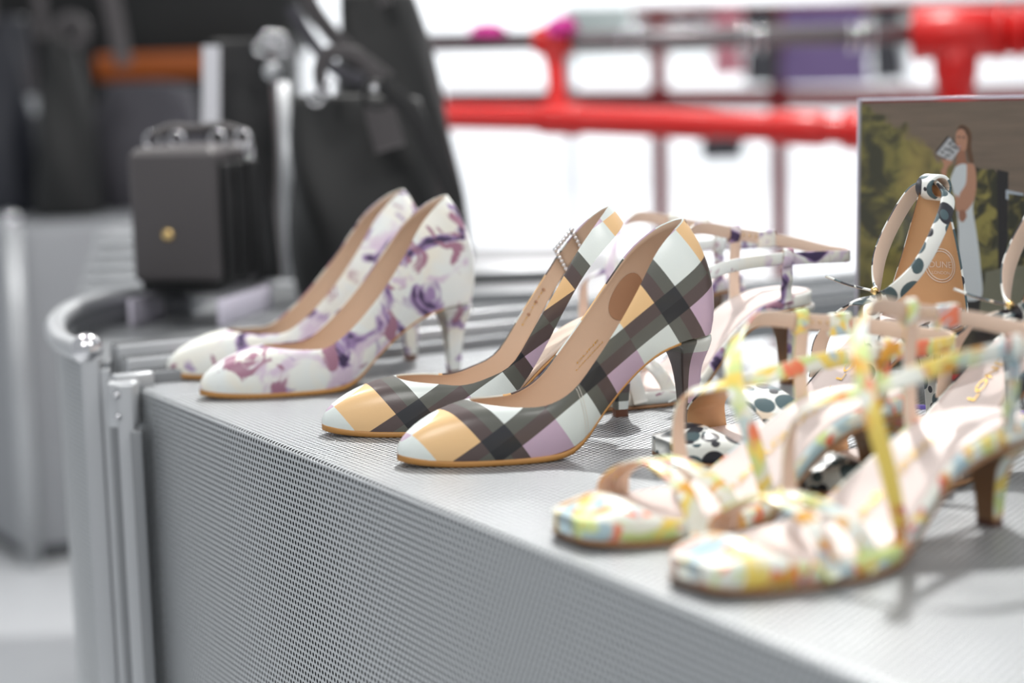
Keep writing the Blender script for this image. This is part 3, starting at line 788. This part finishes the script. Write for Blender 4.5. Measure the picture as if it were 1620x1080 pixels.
# ------------------------------------------------------------------ acrylic sign holder with the photograph
SY = 1.57; sbase = YY(1352, 160, SY)           # stands near the back of the podium, turned and leaning slightly
sg = thing('sign_holder', 'clear acrylic sign holder with a woodland fashion photograph, behind the spotted sandals', 'sign', (sbase.x, SY, 0), R(-28))
s_w = .297; zt_ = YY(1350, 157, SY).z
lean = R(3)
SM = Matrix.Rotation(-lean, 4, 'X')
hgt = zt_ / math.cos(lean)
RZI = Matrix.Rotation(R(28), 3, 'Z')
def spt(px, py, d=0.):      # photo pixel -> point on the leaning plate (local), d = in front of the poster
    dr = RZI @ ray(px, py); o = RZI @ (Vector((0, 0, CAM_H)) - sg.location)
    n = SM.to_3x3() @ Vector((0, -1, 0)); t = -(o.dot(n)) / dr.dot(n); return o + dr * t + n * d
def plate(name, x0, x1, z0, z1, y0, y1, mat, bev=0.): return box(name, (x0, y0, z0), (x1, y1, z1), mat, sg, bev, SM)
plate('front_plate', 0, s_w, 0, hgt, -.0042, -.0022, 'acrylic')
plate('back_plate', 0, s_w, 0, hgt, .0012, .0032, 'acrylic')
plate('edge_rim', 0, .0016, 0, hgt, -.0042, .0032, 'acryl_edge', .0004)
plate('edge_rim', 0, s_w, hgt - .0014, hgt + .0004, -.0042, .0032, 'acryl_edge', .0004)
box('base_foot', (0, -.15, 0), (s_w, .03, .003), 'acrylic', sg)
box('base_edge', (0, -.1512, 0), (s_w, -.15, .003), 'violet_edge', sg)
def poster_mat():
    m = NT('woodland_print', .35, 0, .3, .0)
    co = m.coord(); sep = m.n('ShaderNodeSeparateXYZ'); m.l(co, sep.inputs[0]); x, z = sep.outputs[0], sep.outputs[2]
    n = m.noise(co, 38, 5, .8); n2 = m.noise(co, 14, 3)
    leaf = m.mix(m.step(n, .40, .62), (.27, .27, .20), (.58, .55, .30)); leaf = m.mix(m.step(n2, .5, .68), leaf, (.70, .63, .36))
    ceil_ = m.mix(m.noise(m.coord(scale=(8, 1, 60)), 3, 3), (.43, .38, .33), (.57, .50, .43))
    # pergola ceiling: above a line falling to the right
    ln = m.math('ADD', z, m.math('MULTIPLY', x, .72))
    ln = m.math('ADD', ln, m.math('MULTIPLY', m.math('SUBTRACT', n, .5), .05))
    c = m.mix(m.step(ln, hgt - .004, hgt + .003), leaf, ceil_)
    low = m.step(z, .062, .045); c = m.mix(low, c, (.42, .40, .33))
    c = m.mix(m.math('MULTIPLY', m.step(m.noise(m.coord(loc=(2, 2, 2)), 12, 2), .48, .6), m.math('SUBTRACT', 1., m.step(z, .09, .12))), c, (.17, .16, .15))
    m.l(c, m.b.inputs['Base Color']); return m.m
ph = box('photograph', (.0022, -.0012, .002), (s_w - .002, .0, hgt - .0034), poster_mat(), sg, 0, SM)
FIGN = [0]
def leaf_ink():
    m = NT('printed_leaves', .4, 0, .3); n = m.noise(m.coord(), 60, 5, .8)
    m.l(m.mix(m.step(n, .42, .62), (.20, .20, .13), (.62, .58, .30)), m.b.inputs['Base Color']); return m.m
LEAF = leaf_ink()
def cut(name, pts, col, d=.0016, sm_=0):
    FIGN[0] += 1; dd = .00125 + FIGN[0] * .00002
    V = [spt(x, y, dd) for x, y in pts]
    m = col if not isinstance(col, tuple) else plain(name + '_ink', col, .4, spec=.3, vary=.02)
    me = bpy.data.meshes.new(name); bm = bmesh.new(); f = bm.faces.new([bm.verts.new(v) for v in V]); bmesh.ops.triangulate(bm, faces=[f]); bm.to_mesh(me); bm.free()
    o = link(name, me, None, [m]); o.parent = ph; return o
def sp(pts, n=6):
    P = np.array(pts + [pts[0]], float); k = np.c_[np.arange(len(P)), P]
    return [tuple(r) for r in cr(k, np.arange(0, len(P) - 1, 1 / n))]
cut('printed_tree', sp([(1535, 262), (1556, 268), (1578, 274), (1579, 340), (1576, 388), (1556, 386), (1540, 360)]), LEAF)
cut('printed_post', [(1578, 268), (1596, 272), (1594, 440), (1580, 440)], (.13, .12, .12))
cut('printed_sky', [(1592, 300), (1620, 306), (1620, 330), (1606, 322), (1592, 314)], (.75, .80, .84))
cut('printed_sky', [(1596, 306), (1700, 320), (1700, 420), (1610, 430), (1596, 380)], LEAF)
cut('printed_ground', sp([(1560, 430), (1620, 420), (1700, 440), (1700, 520), (1560, 520)]), (.50, .50, .42))
skin, skin2 = (.78, .58, .47), (.66, .46, .36)
cut('printed_hair', sp([(1514, 207), (1518, 199), (1526, 198), (1534, 204), (1538, 215), (1537, 232), (1540, 248), (1541, 257), (1534, 256), (1530, 240), (1526, 220)]), (.42, .30, .20))
cut('printed_face', sp([(1513, 212), (1517, 203), (1525, 202), (1530, 210), (1531, 222), (1529, 236), (1524, 243), (1517, 240), (1513, 230)]), skin)
cut('printed_hair', sp([(1514, 208), (1518, 201), (1525, 199), (1531, 205), (1533, 216), (1530, 214), (1526, 206), (1519, 204)]), (.36, .26, .18))
cut('printed_neck', [(1515, 238), (1527, 238), (1530, 258), (1534, 262), (1513, 264)], skin2)
cut('printed_dress', sp([(1512, 264), (1522, 259), (1532, 262), (1541, 280), (1544, 305), (1540, 330), (1546, 370), (1552, 420), (1553, 470), (1520, 470), (1517, 420), (1517, 370), (1514, 330), (1508, 300), (1504, 285)]), (.88, .91, .92))
cut('printed_arm', sp([(1530, 258), (1541, 260), (1545, 275), (1545, 300), (1540, 320), (1528, 335), (1522, 332), (1518, 310), (1528, 292), (1530, 275)]), skin)
cut('printed_arm', sp([(1512, 306), (1524, 318), (1530, 322), (1526, 336), (1512, 330)]), skin)
cut('printed_hand', sp([(1517, 334), (1526, 332), (1530, 342), (1524, 351), (1518, 346)]), skin2)
cut('printed_hand', sp([(1489, 270), (1494, 262), (1491, 250), (1497, 244), (1504, 248), (1508, 256), (1500, 266), (1497, 280), (1492, 280)]), skin)
cut('printed_bag', [(1481, 240), (1500, 215), (1507, 219), (1520, 236), (1508, 252), (1494, 252)], (.17, .17, .18))
cut('printed_bag', [(1482, 243), (1503, 217), (1519, 237), (1507, 254), (1498, 252)], (.80, .81, .82))
for k in range(22):
    a = random.random(); b = random.random(); x = 1486 + a * 17 + b * 12; y = 242 - a * 21 + b * 12
    l_ = 1.2 + random.random() * 1.6; cut('printed_pattern', [(x, y), (x + l_ * 2, y + l_), (x + l_ * 1.6, y + l_ * 1.7), (x - l_ * .4, y + l_ * .9)], 'dark_backing')
cut('printed_eye', [(1516, 216), (1519, 215), (1521, 217), (1518, 218)], 'dark_backing'); cut('printed_eye', [(1524, 216), (1527, 216), (1528, 218), (1525, 219)], 'dark_backing')
cut('printed_mouth', [(1515, 231), (1519, 230), (1522, 232), (1519, 234)], (.70, .25, .27)); cut('printed_mouth', [(1516, 231.5), (1520, 231), (1521, 232.3), (1518, 232.8)], (.93, .92, .9))

# ------------------------------------------------------------------ bags
def PX(y): return 1. / F_PX * y * 1.01        # metres per photo pixel at distance y
def soft_body(name, w, d, h, mat, parent, top=(.7, .5), n=4., bulge=.04, lean=(0, 0), sag=0., z0=0., seed=0, wob=.004):
    """rounded-rectangle loft, base centre at the origin"""
    V = []; Fc = []; K_, N_ = 44, 22; rnd = random.Random(seed); ph = [rnd.random() * 6 for _ in range(4)]
    zs = [0, .004, .02] + list(np.linspace(.06, .94, N_ - 6)) + [.975, .995, 1.]
    edge = {0: .90, 1: .96, len(zs) - 1: .93, len(zs) - 2: .98}
    for i, v in enumerate(zs):
        e = edge.get(i, 1.) ; a = w / 2 * (1 - (1 - top[0]) * v ** 1.6 + bulge * math.sin(math.pi * v)) * e; b = d / 2 * (1 - (1 - top[1]) * v ** 1.3 + bulge * 2 * math.sin(math.pi * v)) * e
        for j in range(K_):
            t = 2 * math.pi * j / K_; c, s_ = math.cos(t), math.sin(t)
            x = a * math.copysign(abs(c) ** (2 / n), c); y = b * math.copysign(abs(s_) ** (2 / n), s_)
            wv = wob * math.sin(3 * t + ph[0] + v * 4) * math.sin(v * 5 + ph[1]) + wob * .6 * math.sin(5 * t + ph[2] + 9 * v)
            V.append((x + lean[0] * v * h + wv * c, y + lean[1] * v * h + wv * s_, z0 + v * h - sag * max(0, math.cos(t * 1 + 0)) * v ** 3 * h))
    m = len(zs)
    for i in range(m - 1):
        for j in range(K_): Fc.append((i * K_ + j, i * K_ + (j + 1) % K_, (i + 1) * K_ + (j + 1) % K_, (i + 1) * K_ + j))
    Fc += [tuple(range(K_ - 1, -1, -1)), tuple((m - 1) * K_ + j for j in range(K_))]
    return mesh(name, V, Fc, [mat], parent)
def rel(t, p): return (Matrix.Rotation(-t.rotation_euler.z, 3, 'Z') @ (Vector(p) - t.location))
def ring_obj(name, c, r, rr, mat, parent, axis='y'):
    pts = []
    for a in np.linspace(0, 2 * math.pi, 25):
        o = {'y': (math.cos(a), 0, math.sin(a)), 'x': (0, math.cos(a), math.sin(a)), 'z': (math.cos(a), math.sin(a), 0)}[axis]
        pts.append(Vector(c) + Vector(o) * r)
    return tube(name, pts, rr, mat, parent, n=0, k=8, closed=True)
def strap3(name, pts, w, mat, parent, out=(0, -1, 0), thick=.004, n=30):
    return ribbon(name, pts, [out] * len(pts), w, mat, mat, parent, thick=thick, n=n)

# small structured satchel on a clear riser
yb = 2.02; bl = YY(205, 500, yb)
st_ = thing('satchel', 'small grey-black structured satchel with flap standing on a clear riser at the rounded podium end', 'bag', YY(284, 500, yb).xy.to_3d(), R(-14))
sw = 146 * PX(yb); z_a = YY(275, 468, yb).z; z_b = YY(275, 240, yb - .02).z; sdp = .125
BX = (-sw / 2, sw / 2)
z_a = max(z_a, .03)
box('body', (BX[0] + .003, .004, z_a), (BX[1] - .001, sdp, z_b - .004), 'black2', st_, .008)
bm = bmesh.new(); add_box(bm, (BX[0], -.004, z_a + .012), (BX[1], .012, z_b), Matrix(), .0075, 4); bm_obj('front_flap', bm, ['greyleather'], st_, True)
bm = bmesh.new(); add_box(bm, (BX[0], -.003, z_b - .020), (BX[1], sdp - .01, z_b + .004), Matrix(), .0115, 4); bm_obj('top_flap', bm, ['greyleather'], st_, True)
for k in range(3): box('gusset_fold', (BX[1] - .002, .016 + k * .034, z_a + .01), (BX[1] + .005, .040 + k * .034, z_b - .014), 'black', st_, .003)
bm = bmesh.new(); bmesh.ops.create_uvsphere(bm, u_segments=16, v_segments=10, radius=.0065, matrix=Matrix.Translation((-.006, -.005, z_a + .062)) @ Matrix.Scale(.5, 4, (0, 1, 0))); bm_obj('stud_lock', bm, ['gold'], st_, True)
for x in (-.040, -.012, .034, .062): ring_obj('handle_ring', (x, .045, z_b + .010), .0085, .0018, 'chrome', st_, 'y')
tube('handle', [(-.040, .045, z_b + .014), (-.02, .052, z_b + .022), (0, .058, z_b + .020), (.03, .060, z_b + .022), (.062, .055, z_b + .014)], .0055, 'greyleather', st_, n=24)
ring_obj('strap_ring', (BX[1] + .010, .07, z_b - .004), .010, .002, 'chrome', st_, 'x')
rs_ = thing('display_riser', 'clear acrylic riser under the small satchel', 'riser', st_.location + Vector((0, 0, -.004)), R(-14))
x0, x1 = BX[0] - .004, BX[1] + .004; zr = z_a - st_.location.z + .004
box('top_shelf', (x0, -.012, zr - .005), (x1, sdp + .01, zr - .001), 'acrylic', rs_)
for nm, a, b in (('side_panel', x0, x0 + .005), ('side_panel', x1 - .005, x1)): box(nm, (a, -.012, .001), (b, sdp + .01, zr - .005), 'acryl_edge', rs_, .001)
box('front_panel', (x0 + .005, -.012, .001), (x1 - .005, -.009, zr - .005), 'acrylic', rs_)

def bag(name, label, x0, x1, ytop, base, yd, mat, depth=.13, top=(.8, .5), rz=0., lean=(0, 0), seed=1, sag=0., n=4., bulge=.05, cat='bag', zb=None):
    zb = base if zb is None else zb
    c = YY((x0 + x1) / 2, 300, yd); t = thing(name, label, cat, (c.x, yd, zb), R(rz))
    w = (x1 - x0) * PX(yd); h_ = YY((x0 + x1) / 2, ytop, yd).z - zb
    soft_body('body', w, depth, h_, mat, t, top, n, bulge, lean, sag, 0, seed)
    return t, w, h_
ZP = -.004
tt, w, h_ = bag('handbag', 'soft black leather tote with hanging ring tag, upright behind the purple floral shoes', 468, 716, 148, ZP, 2.24, 'black2', .15, (.78, .45), 6, (-.05, .0), 3, .03, 3.2, .06)
ring_obj('charm_ring', rel(tt, YY(597, 152, 2.14)), .014, .004, 'black', tt); 
bm = bmesh.new(); bmesh.ops.create_uvsphere(bm, u_segments=14, v_segments=8, radius=.005, matrix=Matrix.Translation(rel(tt, YY(592, 140, 2.13)))); bm_obj('snap_stud', bm, ['chrome'], tt, True)
strap3('luggage_tag', [rel(tt, YY(*p, 2.14)) for p in ((600, 165), (606, 195), (618, 236))], .034, 'greyleather', tt, thick=.006, n=12)
strap3('side_strap', [rel(tt, YY(*p, 2.14)) for p in ((600, 130), (640, 165), (680, 225), (712, 292), (722, 330))], .020, 'black', tt)
strap3('handle', [rel(tt, YY(*p, 2.15)) for p in ((512, 150), (506, 110), (520, 84), (566, 88), (590, 112), (600, 142))], .015, 'greyleather', tt)
for p in ((522, 140), (500, 155)): ring_obj('handle_ring', rel(tt, YY(*p, 2.13)), .008, .002, 'chrome', tt)
t2, w, h_ = bag('handbag', 'tall black leather bag whose peak rises highest, behind the black tote beside the red pipes', 560, 738, -14, ZP, 2.52, 'black2', .12, (.62, .6), -4, (-.10, 0), 5, 0, 3.0, .10)
strap3('handle', [rel(t2, YY(*p, 2.44)) for p in ((610, 8), (590, -40), (560, -60), (520, -40), (482, 0))], .016, 'greyleather', t2)
strap3('shoulder_strap', [rel(t2, YY(*p, 2.40)) for p in ((478, -20), (500, 22), (540, 70), (585, 105), (612, 126))], .020, 'greyleather', t2)
strap3('shoulder_strap', [rel(t2, YY(*p, 2.38)) for p in ((458, 10), (490, 60), (530, 110), (575, 128))], .015, 'slouch', t2)
tm, w, h_ = bag('handbag', 'boxy black bag with silver zip pull, between the white tag and the grey display post', 350, 440, 62, ZP, 2.45, 'black', .10, (.95, .8), 0, (0, 0), 7, 0, 6, .01)
for p in ((426, 60), (440, 62), (414, 76), (448, 76)): ring_obj('zip_ring', rel(tm, YY(*p, 2.36)), .008, .0025, 'chrome', tm)
bm = bmesh.new(); bmesh.ops.create_uvsphere(bm, u_segments=14, v_segments=8, radius=.011, matrix=Matrix.Translation(rel(tm, YY(430, 113, 2.38))) @ Matrix.Scale(.4, 4, (0, 1, 0))); bm_obj('round_stud', bm, ['alu'], tm, True)
pa = YY(448, 130, 2.40)
dp = thing('display_post', 'grey metal display post right of the boxy black bag', 'post', (pa.x, 2.40, ZP)); tube('pole', [(0, 0, 0), (0, 0, pa.z - ZP)], .0085, 'alu', dp, n=2, k=14)
tube('foot_plate', [(0, 0, 0), (0, 0, .005)], .035, 'alu', dp, n=2, k=24)
tg_ = box('price_tag', (-.0105, -.001, 0), (.0105, .001, .100), 'paper', None, 0); tg_.location = YY(334, 205, 2.36); tg_.rotation_euler = (0, R(3), R(8)); tag(tg_, 'long white paper tag hanging left of the boxy black bag', 'tag')
# bags farther left, standing on the far podium
yf_ = b0.y + .12
t3, w, h_ = bag('slim_bag', 'slim black bag with round puller on top, on the far grey podium', 62, 160, 62, zt, yf_, 'black2', .16, (.45, .5), 0, (0, 0), 9, 0, 3, .04)
ring_obj('round_puller', rel(t3, YY(112, 50, yf_ - .02)), .028, .013, 'greyleather', t3)
t4, w, h_ = bag('slim_bag', 'dark navy bag at the left edge of the picture, on the far grey podium', -70, 66, 26, zt, yf_ + .16, 'navy', .2, (.8, .6), 0, (0, 0), 11, 0, 4, .03)
strap3('handle', [rel(t4, YY(*p, yf_ + .05)) for p in ((-20, 40), (-10, -50), (40, -70), (62, 0), (66, 60))], .026, 'greyleather', t4)
strap3('clip_strap', [rel(t4, YY(*p, yf_ + .05)) for p in ((48, 150), (58, 180))], .02, 'alu', t4, n=6)
t5, w, h_ = bag('slouchy_bag', 'slouchy charcoal suede bag behind the small satchel', 150, 322, 128, zt, yf_ + .24, 'slouch', .24, (.75, .5), 0, (.05, 0), 13, .05, 2.6, .10)
strap3('light_strap', [rel(t5, YY(*p, yf_ - .06)) for p in ((166, -40), (180, 20), (196, 104))], .036, 'greyleather', t5)
strap3('side_strap', [rel(t5, YY(*p, yf_ - .04)) for p in ((262, 140), (285, 165), (300, 205), (335, 240))], .030, 'slouch', t5)
t6, w, h_ = bag('large_bag', 'large black bag filling the top left, above the slouchy bag', 200, 492, -120, ZP, 5.4, 'black2', .4, (.9, .7), 0, (0, 0), 15, 0, 5, .03, zb=YY(340, 88, 5.4).z)
ob = box('orange_clutch', (0, 0, 0), (.29, .07, .070), 'orange', None, .012); ob.location = YY(150, 131, 4.9); tag(ob, 'orange leather clutch showing between the black bags', 'bag')
# added dark cabinet with shelves, blocks the white background between the far bags
yc_ = 5.9; cA = YY(-160, 300, yc_); cB = YY(470, 300, yc_); ztop = YY(300, -200, yc_).z
cb = thing('dark_backdrop', 'added dark cabinet behind the bags at the left', 'backdrop', (cA.x, yc_, FZ))
W_ = cB.x - cA.x; H_ = ztop - FZ
box('back_panel', (0, .3, 0), (W_, .32, H_), 'black', cb); box('side_panel', (0, -.0, 0), (.02, .3, H_), 'black', cb); box('side_panel', (W_ - .02, 0, 0), (W_, .3, H_), 'black', cb)
zsh = YY(340, 88, 5.4).z - FZ
box('shelf', (.02, -.75, zsh - .03), (W_, .3, zsh), 'black2', cb, .003); box('shelf', (.02, -1.05, YY(150, 131, 4.9).z - FZ - .03), (W_ - .02, .3, YY(150, 131, 4.9).z - FZ), 'black2', cb, .003)

# ------------------------------------------------------------------ red pipe rack
YR = 3.1
p_l, p_r = YY(560, 70, 3.35), YY(1760, 48, 2.95)
rk = thing('pipe_rack', 'bright red pipe rack with dark steel hanging rail, nearest one behind the shoes', 'rack', (p_l.x, p_l.y, FZ))
def RK(p): return Vector(p) - rk.location
def onrail(px, dz=0.):      # point of the hanging rail seen at photo column px
    d0, d1 = p_l, p_r; lo_, hi_ = 0., 1.
    for _ in range(30):
        m_ = (lo_ + hi_) / 2; p = d0.lerp(d1, m_); v = p - Vector((0, 0, CAM_H))
        x = v.x; Fd = v.y * math.cos(PITCH) - v.z * math.sin(PITCH); U = v.y * math.sin(PITCH) + v.z * math.cos(PITCH)
        a, b = F_PX * x / Fd, -F_PX * U / Fd; sx_ = CX + a * math.cos(ROLL) + b * math.sin(ROLL)
        if sx_ < px: lo_ = m_
        else: hi_ = m_
    p = d0.lerp(d1, lo_); return p + Vector((0, 0, dz))
tube('hanging_rail', [RK(p_l), RK(onrail(1462))], .0155, 'pipegrey', rk, n=2, k=20)
lw = [YY(560, 182, 3.30), YY(870, 188, 3.18), YY(1330, 206, 2.98), YY(1800, 224, 2.85)]
tube('lower_pipe', [RK(p) for p in lw], .0215, 'red', rk, n=20, k=20)
def collar(c, r, ln, ax, nm='pipe_collar'): tube(nm, [RK(c - ax * ln / 2), RK(c - ax * ln * .42), RK(c + ax * ln * .42), RK(c + ax * ln / 2)], r, 'red', rk, n=0, k=20, rs=[r * .9, r, r, r * .9])
axr = (p_r - p_l).normalized(); axl = (lw[2] - lw[1]).normalized()
c1 = onrail(876); collar(c1, .024, .062, axr, 'tee_fitting')
v1 = YY(884, 190, lw[1].y)
tube('stub_pipe', [RK(c1), RK(c1.lerp(v1, .25)), RK(v1)], .017, 'red', rk, n=16, k=18, rs=[.024 - .008 * min(1, i / 5) for i in range(16)])
collar(lw[1] + axl * .02, .027, .075, axl, 'tee_fitting'); collar(lw[1].lerp(lw[2], .30), .0235, .30, axl); collar(lw[1].lerp(lw[2], .86), .027, .09, axl); collar(lw[2] + axl * .03, .030, .05, axl)
c2 = onrail(1512); 
tube('tee_fitting', [RK(onrail(1445)), RK(onrail(1455)), RK(c2), RK(onrail(1590))], .038, 'red', rk, n=0, k=22, rs=[.034, .040, .040, .038])
tube('top_pipe', [RK(onrail(1580)), RK(p_r + axr * .3)], .034, 'red', rk, n=2, k=22)
for px in (1452, 1585, 1612): collar(onrail(px), .042, .012, axr)
tube('upright', [RK(c2), RK(c2 + Vector((0, 0, -.06))), RK(c2 + Vector((0, 0, -.09))), RK(Vector((c2.x, c2.y, FZ)))], .027, 'red', rk, n=0, k=20, rs=[.036, .034, .026, .026])
for dz in (-.075, -.12): collar(c2 + Vector((0, 0, dz)), .031, .014, Vector((0, 0, 1)))
e_l = onrail(600); tube('upright', [RK(e_l), RK(Vector((e_l.x, e_l.y, FZ)))], .022, 'red', rk, n=2, k=16)
HL = {985: 'leftmost chrome hanger hook on the dark rail of the nearest rack', 1010: 'second chrome hanger hook from the left on the nearest dark rail', 1168: 'left hook of the middle trio of chrome hanger hooks on the dark rail',
      1186: 'centre hook of the middle trio of chrome hanger hooks on the dark rail', 1206: 'right hook of the middle trio of chrome hanger hooks on the dark rail', 1345: 'left hook of the right trio of chrome hanger hooks on the dark rail',
      1362: 'centre hook of the right trio of chrome hanger hooks on the dark rail', 1380: 'rightmost chrome hanger hook, nearest the big red tee fitting'}
for px, lb in HL.items():
    c = onrail(px); h_o = ring_obj('hanger_hook', (0, 0, 0), .0215, .0022, 'chrome', None, 'x'); h_o.location = c + Vector((0, 0, -.004)); h_o.rotation_euler = (0, 0, R(random.uniform(-14, 14)))
    tag(h_o, lb, 'hook', 'hanger hooks on the dark rail')

# far rack, thin dark red, with clothes
YB = 5.6
fr_ = thing('pipe_rack', 'thin dark red pipe rack farther back with clothes on it', 'rack', (YY(700, 157, YB).x, YB, FZ))
def FR(p): return Vector(p) - fr_.location
tube('cross_pipe', [FR(YY(700, 160, YB)), FR(YY(1900, 150, YB))], .030, 'darkred', fr_, n=2, k=16)
tube('hanging_rail', [FR(YY(1000, 20, YB)), FR(YY(1900, 0, YB))], .02, 'darkred', fr_, n=2, k=16)
for px in (1040, 1230, 1700):
    a = YY(px, 20, YB); tube('upright', [FR(a), FR(Vector((a.x, a.y, FZ)))], .026, 'darkred', fr_, n=2, k=16)
def garment(label, x0, x1, y0, y1, yd, mat, seed):
    a, b = YY(x0, y0, yd), YY(x1, y1, yd); w = b.x - a.x; z0, z1 = b.z, a.z
    t_ = soft_body('hanging_garment', w, .05, z1 - z0, mat, None, (.9, .6), 3., .02, (0, 0), 0, 0, seed, .006)
    t_.location = ((a.x + b.x) / 2, yd, z0); tag(t_, label, 'garment'); return t_
garment('pink garment hanging on the far dark red rack', 1128, 1176, 12, 118, YB - .045, 'pink', 1)
garment('narrow charcoal garment between the pink and violet ones on the far rack', 1178, 1228, 12, 132, YB - .045, 'charcoal', 2)
garment('wide violet garment on the far dark red rack', 1236, 1376, 12, 132, YB - .045, 'violet', 3)
garment('charcoal garment right of the violet one on the far rack', 1380, 1424, 12, 126, YB - .045, 'charcoal', 4)
garment('dark grey garment low behind the red pipe', 1108, 1176, 205, 252, YB + .10, 'charcoal', 6)
# low display table with folded cloth, seen just above the dark rail
yt = 6.4; za = YY(1000, 74, yt).z
dt_ = thing('display_table', 'pale display table showing just above the dark rail', 'table', (YY(880, 60, yt).x, yt, FZ)); tw = YY(1470, 60, yt).x - YY(880, 60, yt).x
box('table_top', (0, 0, za - FZ - .03), (tw, .5, za - FZ), 'mint', dt_, .004)
for x in (.04, tw - .08):
    for y in (.04, .42): box('leg', (x, y, 0), (x + .02, y + .02, za - FZ - .03), 'paper', dt_, .003)
def folded(label, x0, x1, y0, y1, yd, mat):
    a, b = YY(x0, y0, yd), YY(x1, y1, yd); o = box('folded_garment', (0, 0, 0), (b.x - a.x, .22, max(.03, a.z - b.z)), mat, None, .012); o.location = (a.x, yd, za + .001); tag(o, label, 'garment', None); return o
folded('pale mint folded garment on the display table, left pile', 890, 1000, 8, 72, yt + .06, 'mint')
folded('charcoal folded garment on the display table, next to the pale mint one', 1010, 1100, 36, 72, yt + .06, 'charcoal')
folded('white folded garment in the middle of the display table', 1105, 1215, 24, 72, yt + .06, 'paper')
folded('dark folded garment on the display table near the red tee', 1222, 1330, 30, 72, yt + .06, 'charcoal')
folded('pale folded garment at the right end of the display table', 1338, 1455, 10, 72, yt + .06, 'mint')
def clip(label, px, py, w, h_, yd, mat):
    p = YY(px, py, yd); o = soft_body('draped_scarf', w, .06, h_, mat, None, (.5, .5), 2.4, .1, (0, 0), 0, 0, px, .006)
    q = onrail(px); o.location = q + Vector((0, 0, .008)); tag(o, label, 'scarf')
clip('magenta scarf lying on the dark rail near its left end', 772, 40, .055, .022, 3.3, 'magenta')
clip('violet scarf lying on the dark rail above the red tee fitting', 890, 38, .05, .03, 3.3, 'magenta')
